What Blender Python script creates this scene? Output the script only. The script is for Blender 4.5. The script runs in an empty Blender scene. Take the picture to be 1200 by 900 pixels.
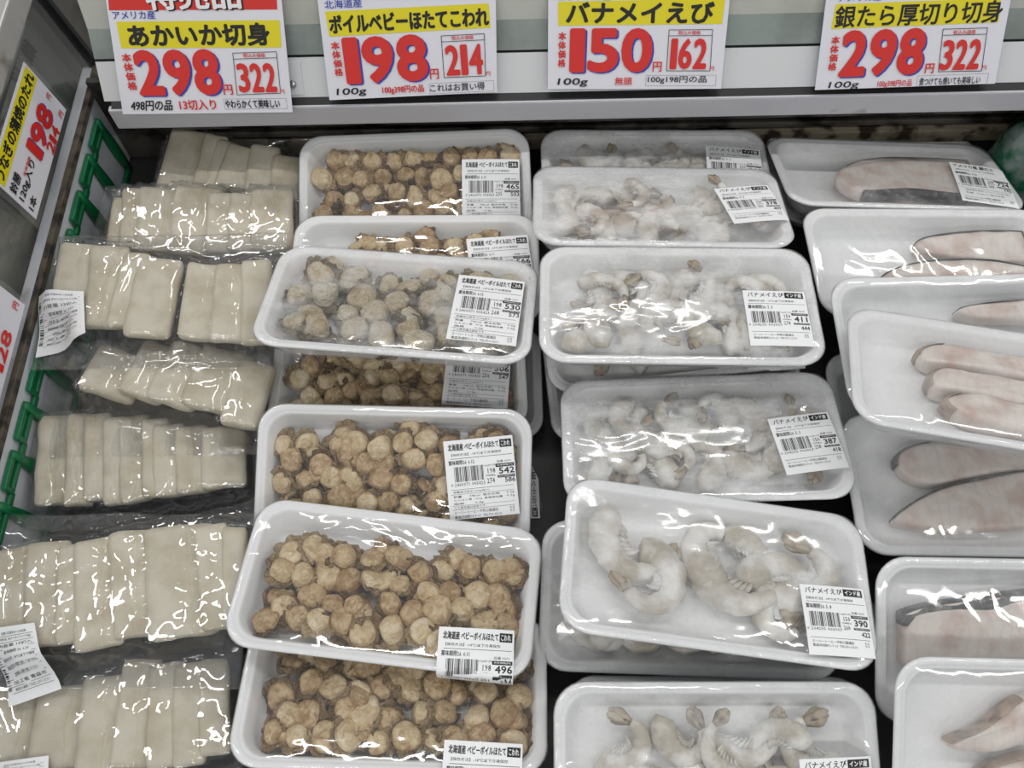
import bpy, bmesh, math, random
import numpy as np
from mathutils import Vector, Matrix, Euler, noise

random.seed(7)
scene = bpy.context.scene
COL = scene.collection

# ------------------------------------------------------------------ camera
cam_data = bpy.data.cameras.new('camera')
cam = bpy.data.objects.new('camera', cam_data)
COL.objects.link(cam)
cam_data.sensor_width = 36.0
cam_data.lens = 1071.15 * 36.0 / 1200.0
cam_data.clip_start = 0.02
cam.matrix_world = (Matrix.Translation((0, 0, 0.6504)) @ Matrix.Rotation(0.04822, 4, 'Z')
                    @ Matrix.Rotation(0.45486, 4, 'X') @ Matrix.Rotation(-0.05756, 4, 'Z'))
scene.camera = cam

# ------------------------------------------------------------------ world, lamps, exposure
scene.view_settings.view_transform = 'Standard'
scene.view_settings.look = 'None'
scene.view_settings.gamma = 1.0
scene.view_settings.use_curve_mapping = False
scene.view_settings.exposure = 0.06
scene.cycles.transparent_max_bounces = 24
scene.cycles.max_bounces = 8
scene.cycles.caustics_reflective = False
scene.cycles.caustics_refractive = False
world = bpy.data.worlds.new('shop_ambient')
scene.world = world
world.use_nodes = True
world.node_tree.nodes['Background'].inputs[0].default_value = (0.93, 0.97, 1.0, 1)
world.node_tree.nodes['Background'].inputs[1].default_value = 0.27


def tube_lamp(x, y, z, length, width, watts, rotz=0.0):
    ld = bpy.data.lights.new('ceiling_tube_lamp', 'AREA')
    ld.shape = 'RECTANGLE'
    ld.size = length
    ld.size_y = width
    ld.energy = watts
    ld.color = (1.0, 0.985, 0.955)
    o = bpy.data.objects.new('ceiling_tube_lamp', ld)
    o.location = (x, y, z)
    o.rotation_euler = (0, 0, rotz)
    COL.objects.link(o)


for ly in (-3.0, -1.2, 0.7, 2.3):
    for lx in (-3.5, -1.7, 0.1, 1.9, 3.7):
        tube_lamp(lx, ly, 2.3, 1.25, 0.04, 8.6)

# ------------------------------------------------------------------ materials


def lin(c):
    return tuple(((v / 255) / 12.92 if v / 255 <= 0.04045 else ((v / 255 + 0.055) / 1.055) ** 2.4) for v in c) + (1.0,)


def new_mat(name):
    m = bpy.data.materials.new(name)
    m.use_nodes = True
    nt = m.node_tree
    for n in list(nt.nodes):
        nt.nodes.remove(n)
    out = nt.nodes.new('ShaderNodeOutputMaterial')
    return m, nt, out


def N(nt, typ, **kw):
    n = nt.nodes.new(typ)
    for k, v in kw.items():
        if k in n.inputs:
            n.inputs[k].default_value = v
        else:
            setattr(n, k, v)
    return n


def plain(name, rgb, rough=0.5, metal=0.0, spec=0.5, noise_rgb=None, scale=40.0, lo=0.45, hi=0.65, bump=0.0, bscale=200.0, sss=0.0, detail=4.0):
    m, nt, out = new_mat(name)
    b = N(nt, 'ShaderNodeBsdfPrincipled')
    b.inputs['Base Color'].default_value = lin(rgb)
    b.inputs['Roughness'].default_value = rough
    b.inputs['Metallic'].default_value = metal
    b.inputs['Specular IOR Level'].default_value = spec
    if sss:
        b.inputs['Subsurface Weight'].default_value = sss
        b.inputs['Subsurface Radius'].default_value = (1.0, 0.8, 0.55)
        b.inputs['Subsurface Scale'].default_value = 0.006
    tc = N(nt, 'ShaderNodeTexCoord')
    oi = N(nt, 'ShaderNodeObjectInfo')
    add = N(nt, 'ShaderNodeVectorMath', operation='MULTIPLY_ADD')
    add.inputs[1].default_value = (1, 1, 1)
    comb = N(nt, 'ShaderNodeCombineXYZ')
    mul = N(nt, 'ShaderNodeMath', operation='MULTIPLY')
    mul.inputs[1].default_value = 13.0
    nt.links.new(oi.outputs['Random'], mul.inputs[0])
    nt.links.new(mul.outputs[0], comb.inputs[0])
    nt.links.new(mul.outputs[0], comb.inputs[2])
    nt.links.new(tc.outputs['Object'], add.inputs[0])
    nt.links.new(comb.outputs[0], add.inputs[2])
    if noise_rgb:
        nz = N(nt, 'ShaderNodeTexNoise', Scale=scale, Detail=detail)
        nt.links.new(add.outputs[0], nz.inputs['Vector'])
        mr = N(nt, 'ShaderNodeMapRange')
        mr.inputs['From Min'].default_value = lo
        mr.inputs['From Max'].default_value = hi
        nt.links.new(nz.outputs['Fac'], mr.inputs['Value'])
        mx = N(nt, 'ShaderNodeMix', data_type='RGBA')
        mx.inputs['A'].default_value = lin(rgb)
        mx.inputs['B'].default_value = lin(noise_rgb)
        nt.links.new(mr.outputs['Result'], mx.inputs['Factor'])
        nt.links.new(mx.outputs['Result'], b.inputs['Base Color'])
    if bump:
        nb = N(nt, 'ShaderNodeTexNoise', Scale=bscale, Detail=3.0)
        nt.links.new(add.outputs[0], nb.inputs['Vector'])
        bp = N(nt, 'ShaderNodeBump', Strength=bump, Distance=0.001)
        nt.links.new(nb.outputs['Fac'], bp.inputs['Height'])
        nt.links.new(bp.outputs['Normal'], b.inputs['Normal'])
    nt.links.new(b.outputs[0], out.inputs['Surface'])
    return m


def film_mat(name, haze, frost, rough, bump, scale, stretch=(1, 1, 1), ridge=0.0, frost_scale=28.0, f_lo=0.42, f_hi=0.7, refl=1.0):
    """thin clear plastic: see-through, with crinkled gloss and optional frost inside"""
    m, nt, out = new_mat(name)
    tc = N(nt, 'ShaderNodeTexCoord')
    oi = N(nt, 'ShaderNodeObjectInfo')
    mul = N(nt, 'ShaderNodeMath', operation='MULTIPLY')
    mul.inputs[1].default_value = 17.0
    nt.links.new(oi.outputs['Random'], mul.inputs[0])
    comb = N(nt, 'ShaderNodeCombineXYZ')
    nt.links.new(mul.outputs[0], comb.inputs[0])
    nt.links.new(mul.outputs[0], comb.inputs[1])
    mp = N(nt, 'ShaderNodeMapping')
    mp.inputs['Scale'].default_value = stretch
    nt.links.new(tc.outputs['Object'], mp.inputs['Vector'])
    nt.links.new(comb.outputs[0], mp.inputs['Location'])
    n1 = N(nt, 'ShaderNodeTexNoise', Scale=scale, Detail=2.0, Distortion=0.8)
    nt.links.new(mp.outputs[0], n1.inputs['Vector'])
    h = n1.outputs['Fac']
    if ridge:
        n2 = N(nt, 'ShaderNodeTexNoise', Scale=scale * 1.4, Detail=1.0, Distortion=1.5)
        nt.links.new(mp.outputs[0], n2.inputs['Vector'])
        sb = N(nt, 'ShaderNodeMath', operation='SUBTRACT')
        sb.inputs[1].default_value = 0.5
        nt.links.new(n2.outputs['Fac'], sb.inputs[0])
        ab = N(nt, 'ShaderNodeMath', operation='ABSOLUTE')
        nt.links.new(sb.outputs[0], ab.inputs[0])
        ma = N(nt, 'ShaderNodeMath', operation='MULTIPLY_ADD')
        ma.inputs[1].default_value = -ridge
        nt.links.new(ab.outputs[0], ma.inputs[0])
        nt.links.new(h, ma.inputs[2])
        h = ma.outputs[0]
    bp = N(nt, 'ShaderNodeBump', Strength=bump, Distance=0.004)
    nt.links.new(h, bp.inputs['Height'])
    # two-sided Schlick reflectance of a thin sheet
    ge = N(nt, 'ShaderNodeNewGeometry')
    dt = N(nt, 'ShaderNodeVectorMath', operation='DOT_PRODUCT')
    nt.links.new(ge.outputs['Incoming'], dt.inputs[0])
    nt.links.new(bp.outputs['Normal'], dt.inputs[1])
    ab_ = N(nt, 'ShaderNodeMath', operation='ABSOLUTE')
    nt.links.new(dt.outputs['Value'], ab_.inputs[0])
    om = N(nt, 'ShaderNodeMath', operation='SUBTRACT')
    om.inputs[0].default_value = 1.0
    nt.links.new(ab_.outputs[0], om.inputs[1])
    pw = N(nt, 'ShaderNodeMath', operation='POWER')
    pw.inputs[1].default_value = 5.0
    nt.links.new(om.outputs[0], pw.inputs[0])
    fm = N(nt, 'ShaderNodeMath', operation='MULTIPLY_ADD')
    fm.use_clamp = True
    fm.inputs[1].default_value = 0.55
    fm.inputs[2].default_value = 0.07 * refl
    nt.links.new(pw.outputs[0], fm.inputs[0])
    gl = N(nt, 'ShaderNodeBsdfGlossy', Roughness=rough)
    gl.inputs['Color'].default_value = (1, 1, 1, 1)
    nt.links.new(bp.outputs['Normal'], gl.inputs['Normal'])
    tr = N(nt, 'ShaderNodeBsdfTransparent')
    tr.inputs['Color'].default_value = (0.985, 0.985, 0.985, 1)
    df = N(nt, 'ShaderNodeBsdfDiffuse')
    df.inputs['Color'].default_value = lin((236, 237, 238))
    m1 = N(nt, 'ShaderNodeMixShader')
    m1.inputs[0].default_value = haze
    if frost:
        n3 = N(nt, 'ShaderNodeTexNoise', Scale=frost_scale, Detail=5.0, Roughness=0.6)
        nt.links.new(mp.outputs[0], n3.inputs['Vector'])
        mr = N(nt, 'ShaderNodeMapRange')
        mr.inputs['From Min'].default_value = f_lo
        mr.inputs['From Max'].default_value = f_hi
        mr.inputs['To Min'].default_value = haze
        mr.inputs['To Max'].default_value = haze + frost
        nt.links.new(n3.outputs['Fac'], mr.inputs['Value'])
        nt.links.new(mr.outputs['Result'], m1.inputs[0])
    nt.links.new(tr.outputs[0], m1.inputs[1])
    nt.links.new(df.outputs[0], m1.inputs[2])
    m2 = N(nt, 'ShaderNodeMixShader')
    nt.links.new(fm.outputs[0], m2.inputs[0])
    nt.links.new(m1.outputs[0], m2.inputs[1])
    nt.links.new(gl.outputs[0], m2.inputs[2])
    nt.links.new(m2.outputs[0], out.inputs['Surface'])
    return m


M = {}
M['foam'] = plain('white_foam', (236, 237, 238), 0.45, bump=0.12, bscale=900)
M['film'] = film_mat('clear_cling_film', 0.03, 0.0, 0.06, 0.38, 12.0, (1, 1.5, 1), ridge=0.7)
M['film_frost'] = film_mat('frosted_cling_film', 0.05, 0.34, 0.08, 0.36, 13.0, (1, 1.5, 1), ridge=0.7, f_lo=0.45)
M['film_icy'] = film_mat('heavily_frosted_film', 0.08, 0.46, 0.08, 0.36, 13.0, (1, 1.5, 1), ridge=0.7, f_lo=0.44, f_hi=0.66, frost_scale=24)
M['film_cod'] = film_mat('misted_cling_film', 0.07, 0.16, 0.06, 0.38, 10.0, (1.4, 1, 1), ridge=0.7)
M['film_bag'] = film_mat('crinkled_bag_film', 0.03, 0.0, 0.035, 0.5, 18.0, (1, 0.6, 1), ridge=1.2, refl=1.25)
M['paper'] = plain('white_sticker_paper', (238, 239, 241), 0.42)
M['card'] = plain('white_card_stock', (226, 226, 234), 0.35)
M['ink'] = plain('black_ink', (22, 22, 24), 0.5)
M['red'] = plain('red_ink', (214, 42, 36), 0.4)
M['blue'] = plain('blue_ink', (44, 66, 170), 0.4)
M['yellow'] = plain('yellow_ink', (228, 214, 20), 0.4)
M['grey_ink'] = plain('grey_ink', (120, 120, 124), 0.5)
def seafood(name, light, mid, dark, sc1, sc2, rough, bump, tint=0.5):
    """two scales of mottling plus a different overall tone for every piece"""
    m, nt, out = new_mat(name)
    b = N(nt, 'ShaderNodeBsdfPrincipled')
    b.inputs['Roughness'].default_value = rough
    b.inputs['Subsurface Weight'].default_value = 0.12
    b.inputs['Subsurface Radius'].default_value = (1.0, 0.75, 0.5)
    b.inputs['Subsurface Scale'].default_value = 0.2
    tc = N(nt, 'ShaderNodeTexCoord')
    oi = N(nt, 'ShaderNodeObjectInfo')
    sh = N(nt, 'ShaderNodeVectorMath', operation='ADD')
    cb = N(nt, 'ShaderNodeCombineXYZ')
    ml = N(nt, 'ShaderNodeMath', operation='MULTIPLY')
    ml.inputs[1].default_value = 31.0
    nt.links.new(oi.outputs['Random'], ml.inputs[0])
    nt.links.new(ml.outputs[0], cb.inputs[0])
    nt.links.new(ml.outputs[0], cb.inputs[1])
    nt.links.new(tc.outputs['Object'], sh.inputs[0])
    nt.links.new(cb.outputs[0], sh.inputs[1])
    n1 = N(nt, 'ShaderNodeTexNoise', Scale=sc1, Detail=3.0, Distortion=0.6)
    n2 = N(nt, 'ShaderNodeTexNoise', Scale=sc2, Detail=4.0, Distortion=1.2)
    nt.links.new(sh.outputs[0], n1.inputs['Vector'])
    nt.links.new(sh.outputs[0], n2.inputs['Vector'])
    av = N(nt, 'ShaderNodeMath', operation='MULTIPLY_ADD')
    av.inputs[1].default_value = 0.55
    nt.links.new(n2.outputs['Fac'], av.inputs[0])
    hv = N(nt, 'ShaderNodeMath', operation='MULTIPLY')
    hv.inputs[1].default_value = 0.45
    nt.links.new(n1.outputs['Fac'], hv.inputs[0])
    nt.links.new(hv.outputs[0], av.inputs[2])
    of = N(nt, 'ShaderNodeMath', operation='MULTIPLY_ADD')
    of.inputs[1].default_value = tint * 0.3
    nt.links.new(oi.outputs['Random'], of.inputs[0])
    nt.links.new(av.outputs[0], of.inputs[2])
    cr = N(nt, 'ShaderNodeValToRGB')
    e = cr.color_ramp.elements
    e[0].position, e[0].color = 0.40, lin(light)
    e[1].position, e[1].color = 0.78, lin(dark)
    e_ = e.new(0.58)
    e_.color = lin(mid)
    nt.links.new(of.outputs[0], cr.inputs[0])
    nt.links.new(cr.outputs[0], b.inputs['Base Color'])
    bp = N(nt, 'ShaderNodeBump', Strength=bump, Distance=0.06)
    nt.links.new(n2.outputs['Fac'], bp.inputs['Height'])
    nt.links.new(bp.outputs['Normal'], b.inputs['Normal'])
    nt.links.new(b.outputs[0], out.inputs['Surface'])
    return m


M['scallop_meat'] = seafood('scallop_meat', (230, 213, 180), (206, 180, 137), (158, 123, 82), 0.8, 2.4, 0.22, 0.25, 0.8)
M['scallop_frill'] = seafood('scallop_mantle', (208, 186, 148), (170, 140, 98), (90, 66, 42), 1.1, 4.0, 0.22, 0.6, 0.8)
M['scallop_meat_ice'] = seafood('icy_scallop_meat', (226, 218, 198), (208, 192, 160), (172, 146, 108), 0.9, 3.2, 0.4, 0.5)
M['scallop_frill_ice'] = seafood('icy_scallop_mantle', (214, 204, 182), (184, 164, 130), (112, 88, 58), 1.2, 4.2, 0.4, 0.9)
M['shrimp'] = plain('raw_shrimp_flesh', (182, 174, 160), 0.3, noise_rgb=(230, 228, 224), scale=46, lo=0.42, hi=0.60, bump=0.5, bscale=300, sss=0.3)
M['shrimp_tail'] = plain('shrimp_tail_shell', (172, 158, 136), 0.35, noise_rgb=(104, 88, 70), scale=120, lo=0.45, hi=0.7, bump=0.3, bscale=300)
M['squid'] = plain('squid_flesh', (209, 202, 184), 0.42, noise_rgb=(188, 178, 154), scale=48, lo=0.40, hi=0.68, bump=0.32, bscale=380, sss=0.35)
M['cod'] = plain('cod_flesh', (222, 213, 206), 0.3, noise_rgb=(190, 160, 148), scale=48, lo=0.46, hi=0.74, bump=0.3, bscale=170, sss=0.3)
_nt = M['cod'].node_tree
_tc = _nt.nodes.new('ShaderNodeTexCoord')
_wv = N(_nt, 'ShaderNodeTexWave', Scale=40.0, Distortion=11.0, Detail=3.0)
_wv.inputs['Detail Scale'].default_value = 0.7
_nt.links.new(_tc.outputs['Object'], _wv.inputs['Vector'])
_rm = N(_nt, 'ShaderNodeMapRange')
_rm.inputs['From Min'].default_value = 0.80
_rm.inputs['To Max'].default_value = 0.16
_nt.links.new(_wv.outputs['Fac'], _rm.inputs['Value'])
_mx = N(_nt, 'ShaderNodeMix', data_type='RGBA')
_mx.inputs['B'].default_value = lin((196, 164, 150))
_bs = next(n for n in _nt.nodes if n.type == 'BSDF_PRINCIPLED')
_src = _bs.inputs['Base Color'].links[0].from_socket
_nt.links.new(_src, _mx.inputs['A'])
_nt.links.new(_rm.outputs['Result'], _mx.inputs['Factor'])
_nt.links.new(_mx.outputs['Result'], _bs.inputs['Base Color'])
M['cod_skin'] = plain('dark_cod_skin', (52, 52, 54), 0.35, noise_rgb=(120, 116, 112), scale=160, lo=0.52, hi=0.7, bump=0.6, bscale=500)
M['cod_belly'] = plain('pale_cod_skin', (170, 150, 132), 0.4, noise_rgb=(110, 92, 78), scale=90, lo=0.45, hi=0.7, bump=0.4, bscale=400)
M['white_metal'] = plain('white_painted_metal', (214, 216, 218), 0.32, noise_rgb=(150, 146, 138), scale=38, lo=0.70, hi=0.80, detail=8)
M['fascia'] = plain('white_rail_plastic', (198, 198, 204), 0.35, noise_rgb=(120, 112, 104), scale=30, lo=0.70, hi=0.82, detail=8)
M['wall_paint'] = plain('white_liner', (226, 228, 236), 0.4, noise_rgb=(150, 146, 140), scale=22, lo=0.68, hi=0.82, detail=8)
M['gasket'] = plain('black_rubber', (22, 22, 24), 0.45)
M['strip'] = plain('grey_green_strip', (140, 150, 146), 0.25, noise_rgb=(120, 128, 124), scale=20)
M['cover'] = plain('cream_cover_panel', (196, 198, 190), 0.5, noise_rgb=(178, 178, 168), scale=14)
M['louver'] = plain('grimy_steel', (96, 92, 86), 0.45, metal=0.3, noise_rgb=(34, 30, 27), scale=26, lo=0.46, hi=0.62, detail=7)
M['louver_rust'] = plain('rusty_pale_rail', (140, 130, 112), 0.5, noise_rgb=(52, 42, 32), scale=40, lo=0.52, hi=0.62, detail=7)
M['dark'] = plain('shade_dark_well_liner', (44, 43, 43), 0.5)  # deep shade between the packs put into the well floor's colour
M['black'] = plain('black_bin_plastic', (14, 14, 15), 0.35)
M['steel'] = plain('brushed_steel', (196, 194, 190), 0.32, metal=0.6, noise_rgb=(104, 96, 82), scale=30, lo=0.52, hi=0.72, detail=6)
M['post'] = plain('aged_steel_post', (112, 110, 104), 0.4, metal=0.6, noise_rgb=(62, 58, 52), scale=18, lo=0.45, hi=0.7)
M['chrome'] = plain('chrome_screw', (200, 200, 200), 0.2, metal=1.0)
M['grime'] = plain('grimy_sill', (92, 84, 72), 0.6, noise_rgb=(40, 36, 32), scale=60, lo=0.45, hi=0.6)
M['green'] = plain('green_plastic', (6, 104, 62), 0.35)
M['green_bag'] = plain('green_bag_film', (16, 84, 60), 0.22, noise_rgb=(120, 132, 128), scale=34, lo=0.50, hi=0.66, bump=0.8, bscale=90)
M['neighbour'] = plain('dim_bin_wall', (104, 110, 104), 0.4, noise_rgb=(72, 78, 72), scale=7, lo=0.4, hi=0.65)
M['glass'] = film_mat('tinted_side_pane', 0.02, 0.0, 0.03, 0.02, 3.0)
M['sleeve'] = film_mat('clear_card_sleeve', 0.05, 0.0, 0.08, 0.1, 10.0)

# ------------------------------------------------------------------ mesh helpers


def link(o, parent=None):
    COL.objects.link(o)
    if parent is not None:
        o.parent = parent
    return o


def mesh_obj(name, verts, faces, mats, parent=None, smooth=True, idx=None):
    me = bpy.data.meshes.new(name)
    me.from_pydata([tuple(v) for v in verts], [], faces)
    for m in (mats if isinstance(mats, (list, tuple)) else [mats]):
        me.materials.append(m)
    if idx is not None:
        me.polygons.foreach_set('material_index', idx)
    if smooth:
        me.polygons.foreach_set('use_smooth', [True] * len(me.polygons))
    me.update()
    return link(bpy.data.objects.new(name, me), parent)


def thing(name, label, cat, mw=None, group=None):
    o = bpy.data.objects.new(name, None)
    o.empty_display_size = 0.02
    COL.objects.link(o)
    if mw is not None:
        o.matrix_world = mw
    return tag(o, label, cat, group)


def tag(o, label, cat, group=None):
    o['label'] = label
    o['category'] = cat
    if group:
        o['group'] = group
    return o


def loft(loops, cap0=True, cap1=True, closed=True):
    """loops: lists of equal numbers of points"""
    n = len(loops[0])
    v = [p for lp in loops for p in lp]
    f = []
    for a in range(len(loops) - 1):
        for i in range(n if closed else n - 1):
            j = (i + 1) % n
            f.append((a * n + i, a * n + j, (a + 1) * n + j, (a + 1) * n + i))
    if cap0:
        f.append(tuple(range(n - 1, -1, -1)))
    if cap1:
        f.append(tuple((len(loops) - 1) * n + i for i in range(n)))
    return v, f


def rrect(hx, hy, r, z, k=7):
    r = min(r, hx, hy)
    pts = []
    for cx, cy, a0 in ((hx - r, hy - r, 0), (-hx + r, hy - r, 90), (-hx + r, -hy + r, 180), (hx - r, -hy + r, 270)):
        for i in range(k + 1):
            a = math.radians(a0 + 90 * i / k)
            pts.append((cx + r * math.cos(a), cy + r * math.sin(a), z))
    return pts


def box_mesh(lo, hi, bev=0.0):
    bm = bmesh.new()
    bmesh.ops.create_cube(bm, size=1.0)
    for v in bm.verts:
        v.co = Vector([lo[i] + (v.co[i] + 0.5) * (hi[i] - lo[i]) for i in range(3)])
    if bev:
        bmesh.ops.bevel(bm, geom=list(bm.edges), offset=bev, segments=2, affect='EDGES', profile=0.6)
    v = [tuple(x.co) for x in bm.verts]
    bm.verts.index_update()
    f = [tuple(q.index for q in x.verts) for x in bm.faces]
    bm.free()
    return v, f


def join(parts):
    V, F = [], []
    for v, f in parts:
        o = len(V)
        V += [tuple(p) for p in v]
        F += [tuple(i + o for i in q) for q in f]
    return V, F


def cyl(p0, p1, r, n=12):
    p0, p1 = Vector(p0), Vector(p1)
    d = (p1 - p0).normalized()
    a = d.orthogonal().normalized()
    b = d.cross(a)
    return loft([[p + a * r * math.cos(t * 2 * math.pi / n) + b * r * math.sin(t * 2 * math.pi / n) for t in range(n)] for p in (p0, p1)])


# ------------------------------------------------------------------ lettering
_tc = bpy.data.curves.new('glyph_source', 'FONT')
_to = bpy.data.objects.new('glyph_source', _tc)
_tc.resolution_u = 2
_cache = {}


def glyphs(s, bold=0.0, res=2):
    key = (s, bold, res)
    if key not in _cache:
        _tc.resolution_u = res
        _tc.offset = bold
        _tc.body = s
        me = _to.to_mesh()
        V = np.array([(v.co.x, v.co.y) for v in me.vertices]) if len(me.vertices) else np.zeros((1, 2))
        F = [tuple(p.vertices) for p in me.polygons]
        _to.to_mesh_clear()
        _cache[key] = (V, F)
    return _cache[key]


def place_text(s, cx, cy, w, h, bold=0.0, res=2, shear=0.0):
    """glyph outlines stretched into a box w x h about (cx, cy); '/' stacks the characters downwards; bold = stroke growth"""
    if '/' in s:
        cs = s.split('/')
        return join2([place_text(c, cx, cy + h / 2 - h / len(cs) * (i + 0.5), w, h / len(cs) * 0.9, bold, res) for i, c in enumerate(cs)])
    if s.isdigit() and len(s) == 3 and h > 6 and not shear:
        ws = [0.18 if c == '1' else 0.36 for c in s]
        k, out, at = w / (sum(ws) + 0.03 * 2), [], cx - w / 2
        for c, q in zip(s, ws):
            out.append(place_text(c, at + q * k / 2, cy, q * k, h, bold, res))
            at += (q + 0.03) * k
        return join2(out)
    V, F = glyphs(s, 0.0, res)
    lo, hi = V.min(0), V.max(0)
    sz = np.maximum(hi - lo, 1e-6)
    P = (V - (lo + hi) / 2) / sz
    g = bold * h
    X = P[:, 0] * (w - 2 * g) + shear * P[:, 1] * h + cx
    Y = P[:, 1] * (h - 2 * g) + cy
    if not g:
        return np.stack([X, Y], 1), F
    k = 4 if bold < 0.02 else (8 if bold < 0.05 else 14)
    return join2([(np.stack([X + g * math.cos(2 * math.pi * i / k), Y + g * math.sin(2 * math.pi * i / k), np.full(len(X), 0.000012 * i)], 1), F) for i in range(k)])


def join2(parts):
    V, F, o = [], [], 0
    for v, f in parts:
        v = np.asarray(v, float)
        if v.shape[1] == 2:
            v = np.concatenate([v, np.zeros((len(v), 1))], 1)
        V.append(v)
        F += [tuple(i + o for i in q) for q in f]
        o += len(v)
    return np.concatenate(V), F


def quad2(x0, y0, x1, y1, nx=1, ny=1):
    V = [(x0 + (x1 - x0) * i / nx, y0 + (y1 - y0) * j / ny) for j in range(ny + 1) for i in range(nx + 1)]
    F = [(j * (nx + 1) + i, j * (nx + 1) + i + 1, (j + 1) * (nx + 1) + i + 1, (j + 1) * (nx + 1) + i) for j in range(ny) for i in range(nx)]
    return np.array(V), F


def poly2(pts):
    return np.array(pts, float), [tuple(range(len(pts)))]


def ccw(F, V):
    """make flat faces look up (+Z)"""
    out = []
    for f in F:
        a = 0.0
        for i in range(len(f)):
            p, q = V[f[i]], V[f[(i + 1) % len(f)]]
            a += p[0] * q[1] - p[1] * q[0]
        out.append(f if a > 0 else tuple(reversed(f)))
    return out


def flat_part(name, parts, mat, parent, mapper):
    V, F = join2(parts)
    F = ccw(F, V)
    return mesh_obj(name, [(q[0], q[1], q[2] + p[2]) for p, q in ((p, mapper(p[0], p[1])) for p in V)], F, mat, parent, smooth=False)

# ------------------------------------------------------------------ the shop floor and the freezer
v, f = box_mesh((-2.5, -2.5, -0.86), (2.5, 2.5, -0.84))
floor = mesh_obj('floor', v, f, plain('grey_floor_tiles', (150, 148, 144), 0.5), smooth=False)
floor['kind'] = 'structure'

freezer = thing('display_freezer', 'white open display freezer holding the seafood packs, with a sloped back ledge', 'freezer', Matrix.Translation((0.1, 0.23, -0.84)))
FI = freezer.matrix_world.inverted()


def fpart(name, vf, mat, parent=None, smooth=False):
    o = mesh_obj(name, vf[0], vf[1], mat, None, smooth)
    o.parent = parent or freezer
    o.matrix_parent_inverse = FI.copy()
    return o


X0, X1 = -0.363, 0.66


def strip(p, q, x0=X0, x1=X1, t=0.003):
    (y0, z0), (y1, z1) = p, q
    d = Vector((0, y1 - y0, z1 - z0)).normalized()
    n = Vector((0, -d.z, d.y)) * t
    a = [(x0, y0, z0), (x0, y1, z1), (x0, y1 - n.y, z1 - n.z), (x0, y0 - n.y, z0 - n.z)]
    b = [(x1, p_[1], p_[2]) for p_ in a]
    return loft([a, b])


fpart('outer_body', box_mesh((-0.42, -0.24, -0.84), (0.66, 0.70, -0.085), 0.01), M['white_metal'])
fpart('well_floor', box_mesh((-0.404, -0.22, -0.080), (0.66, 0.625, -0.073)), M['dark'])
fpart('side_wall', box_mesh((-0.421, -0.24, -0.080), (-0.4045, 0.652, 0.0145), 0.0015), M['wall_paint'])
fpart('back_wall', box_mesh((-0.404, 0.616, -0.080), (0.66, 0.622, 0.03)), M['louver'])
fpart('air_louver', box_mesh((-0.33, 0.590, -0.006), (0.66, 0.616, 0.002), 0.001), M['louver'])
fpart('air_louver', box_mesh((-0.325, 0.600, -0.030), (0.66, 0.616, -0.024), 0.001), M['louver'])
fpart('lower_rail', box_mesh((-0.31, 0.606, -0.062), (0.66, 0.616, -0.046), 0.001), M['louver_rust'])
fpart('rail_underside', box_mesh((-0.36, 0.5665, 0.026), (0.66, 0.616, 0.030)), M['louver'])
fpart('front_rail', box_mesh((X0, 0.560, 0.030), (X1, 0.5665, 0.0530), 0.0016), M['fascia'])
fpart('rubber_gasket', strip((0.5618, 0.0530), (0.5690, 0.0560), x0=-0.36, t=0.006), M['gasket'])
fpart('back_panel', strip((0.5682, 0.0559), (0.5870, 0.0826), x0=-0.366), M['white_metal'])
fpart('shadow_gap', strip((0.5885, 0.0800), (0.5895, 0.0849), x0=-0.366), M['gasket'])  # solid black strip, the slit's darkness painted in rather than a rubber part
fpart('glossy_strip', strip((0.5882, 0.0845), (0.6020, 0.1041), x0=-0.366), M['strip'])
fpart('upper_cover', strip((0.6020, 0.1041), (0.628, 0.176), x0=-0.366), M['cover'])
PN = Vector((0, -math.sin(math.radians(55)), math.cos(math.radians(55))))
PU = Vector((0, math.cos(math.radians(55)), math.sin(math.radians(55))))
for sx in (-0.2005, 0.158):
    c0 = Vector((sx, 0.5745, 0.0650)) + PN * 0.0003
    vv = []
    pl, fl = box_mesh((-0.007, -0.009, -0.001), (0.009, 0.018, 0.0008), 0.0003)
    vv = [tuple(c0 + Vector((p[0], 0, 0)) + PU * p[1] + PN * p[2]) for p in pl]
    plate = fpart('fixing_plate', (vv, fl), M['white_metal'])
    loops = []
    for r, h in ((0.0034, 0.0006), (0.0034, 0.0016), (0.0022, 0.0026), (0.0008, 0.0029)):
        loops.append([tuple(c0 + Vector((1, 0, 0)) * r * math.cos(i * 0.5236) + PU * (r * math.sin(i * 0.5236)) + PN * h) for i in range(12)])
    sc_ = fpart('screw', loft(loops), M['chrome'], smooth=True)

# side pane: local frame u = along the case, v = up the leaning pane, n = towards the packs
LEAN = math.radians(9)
PM = Matrix(((0, -math.sin(LEAN), math.cos(LEAN), -0.404), (1, 0, 0, 0), (0, math.cos(LEAN), math.sin(LEAN), 0.015), (0, 0, 0, 1)))


def pm(vf):
    return [tuple(PM @ Vector(p)) for p in vf[0]], vf[1]


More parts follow.
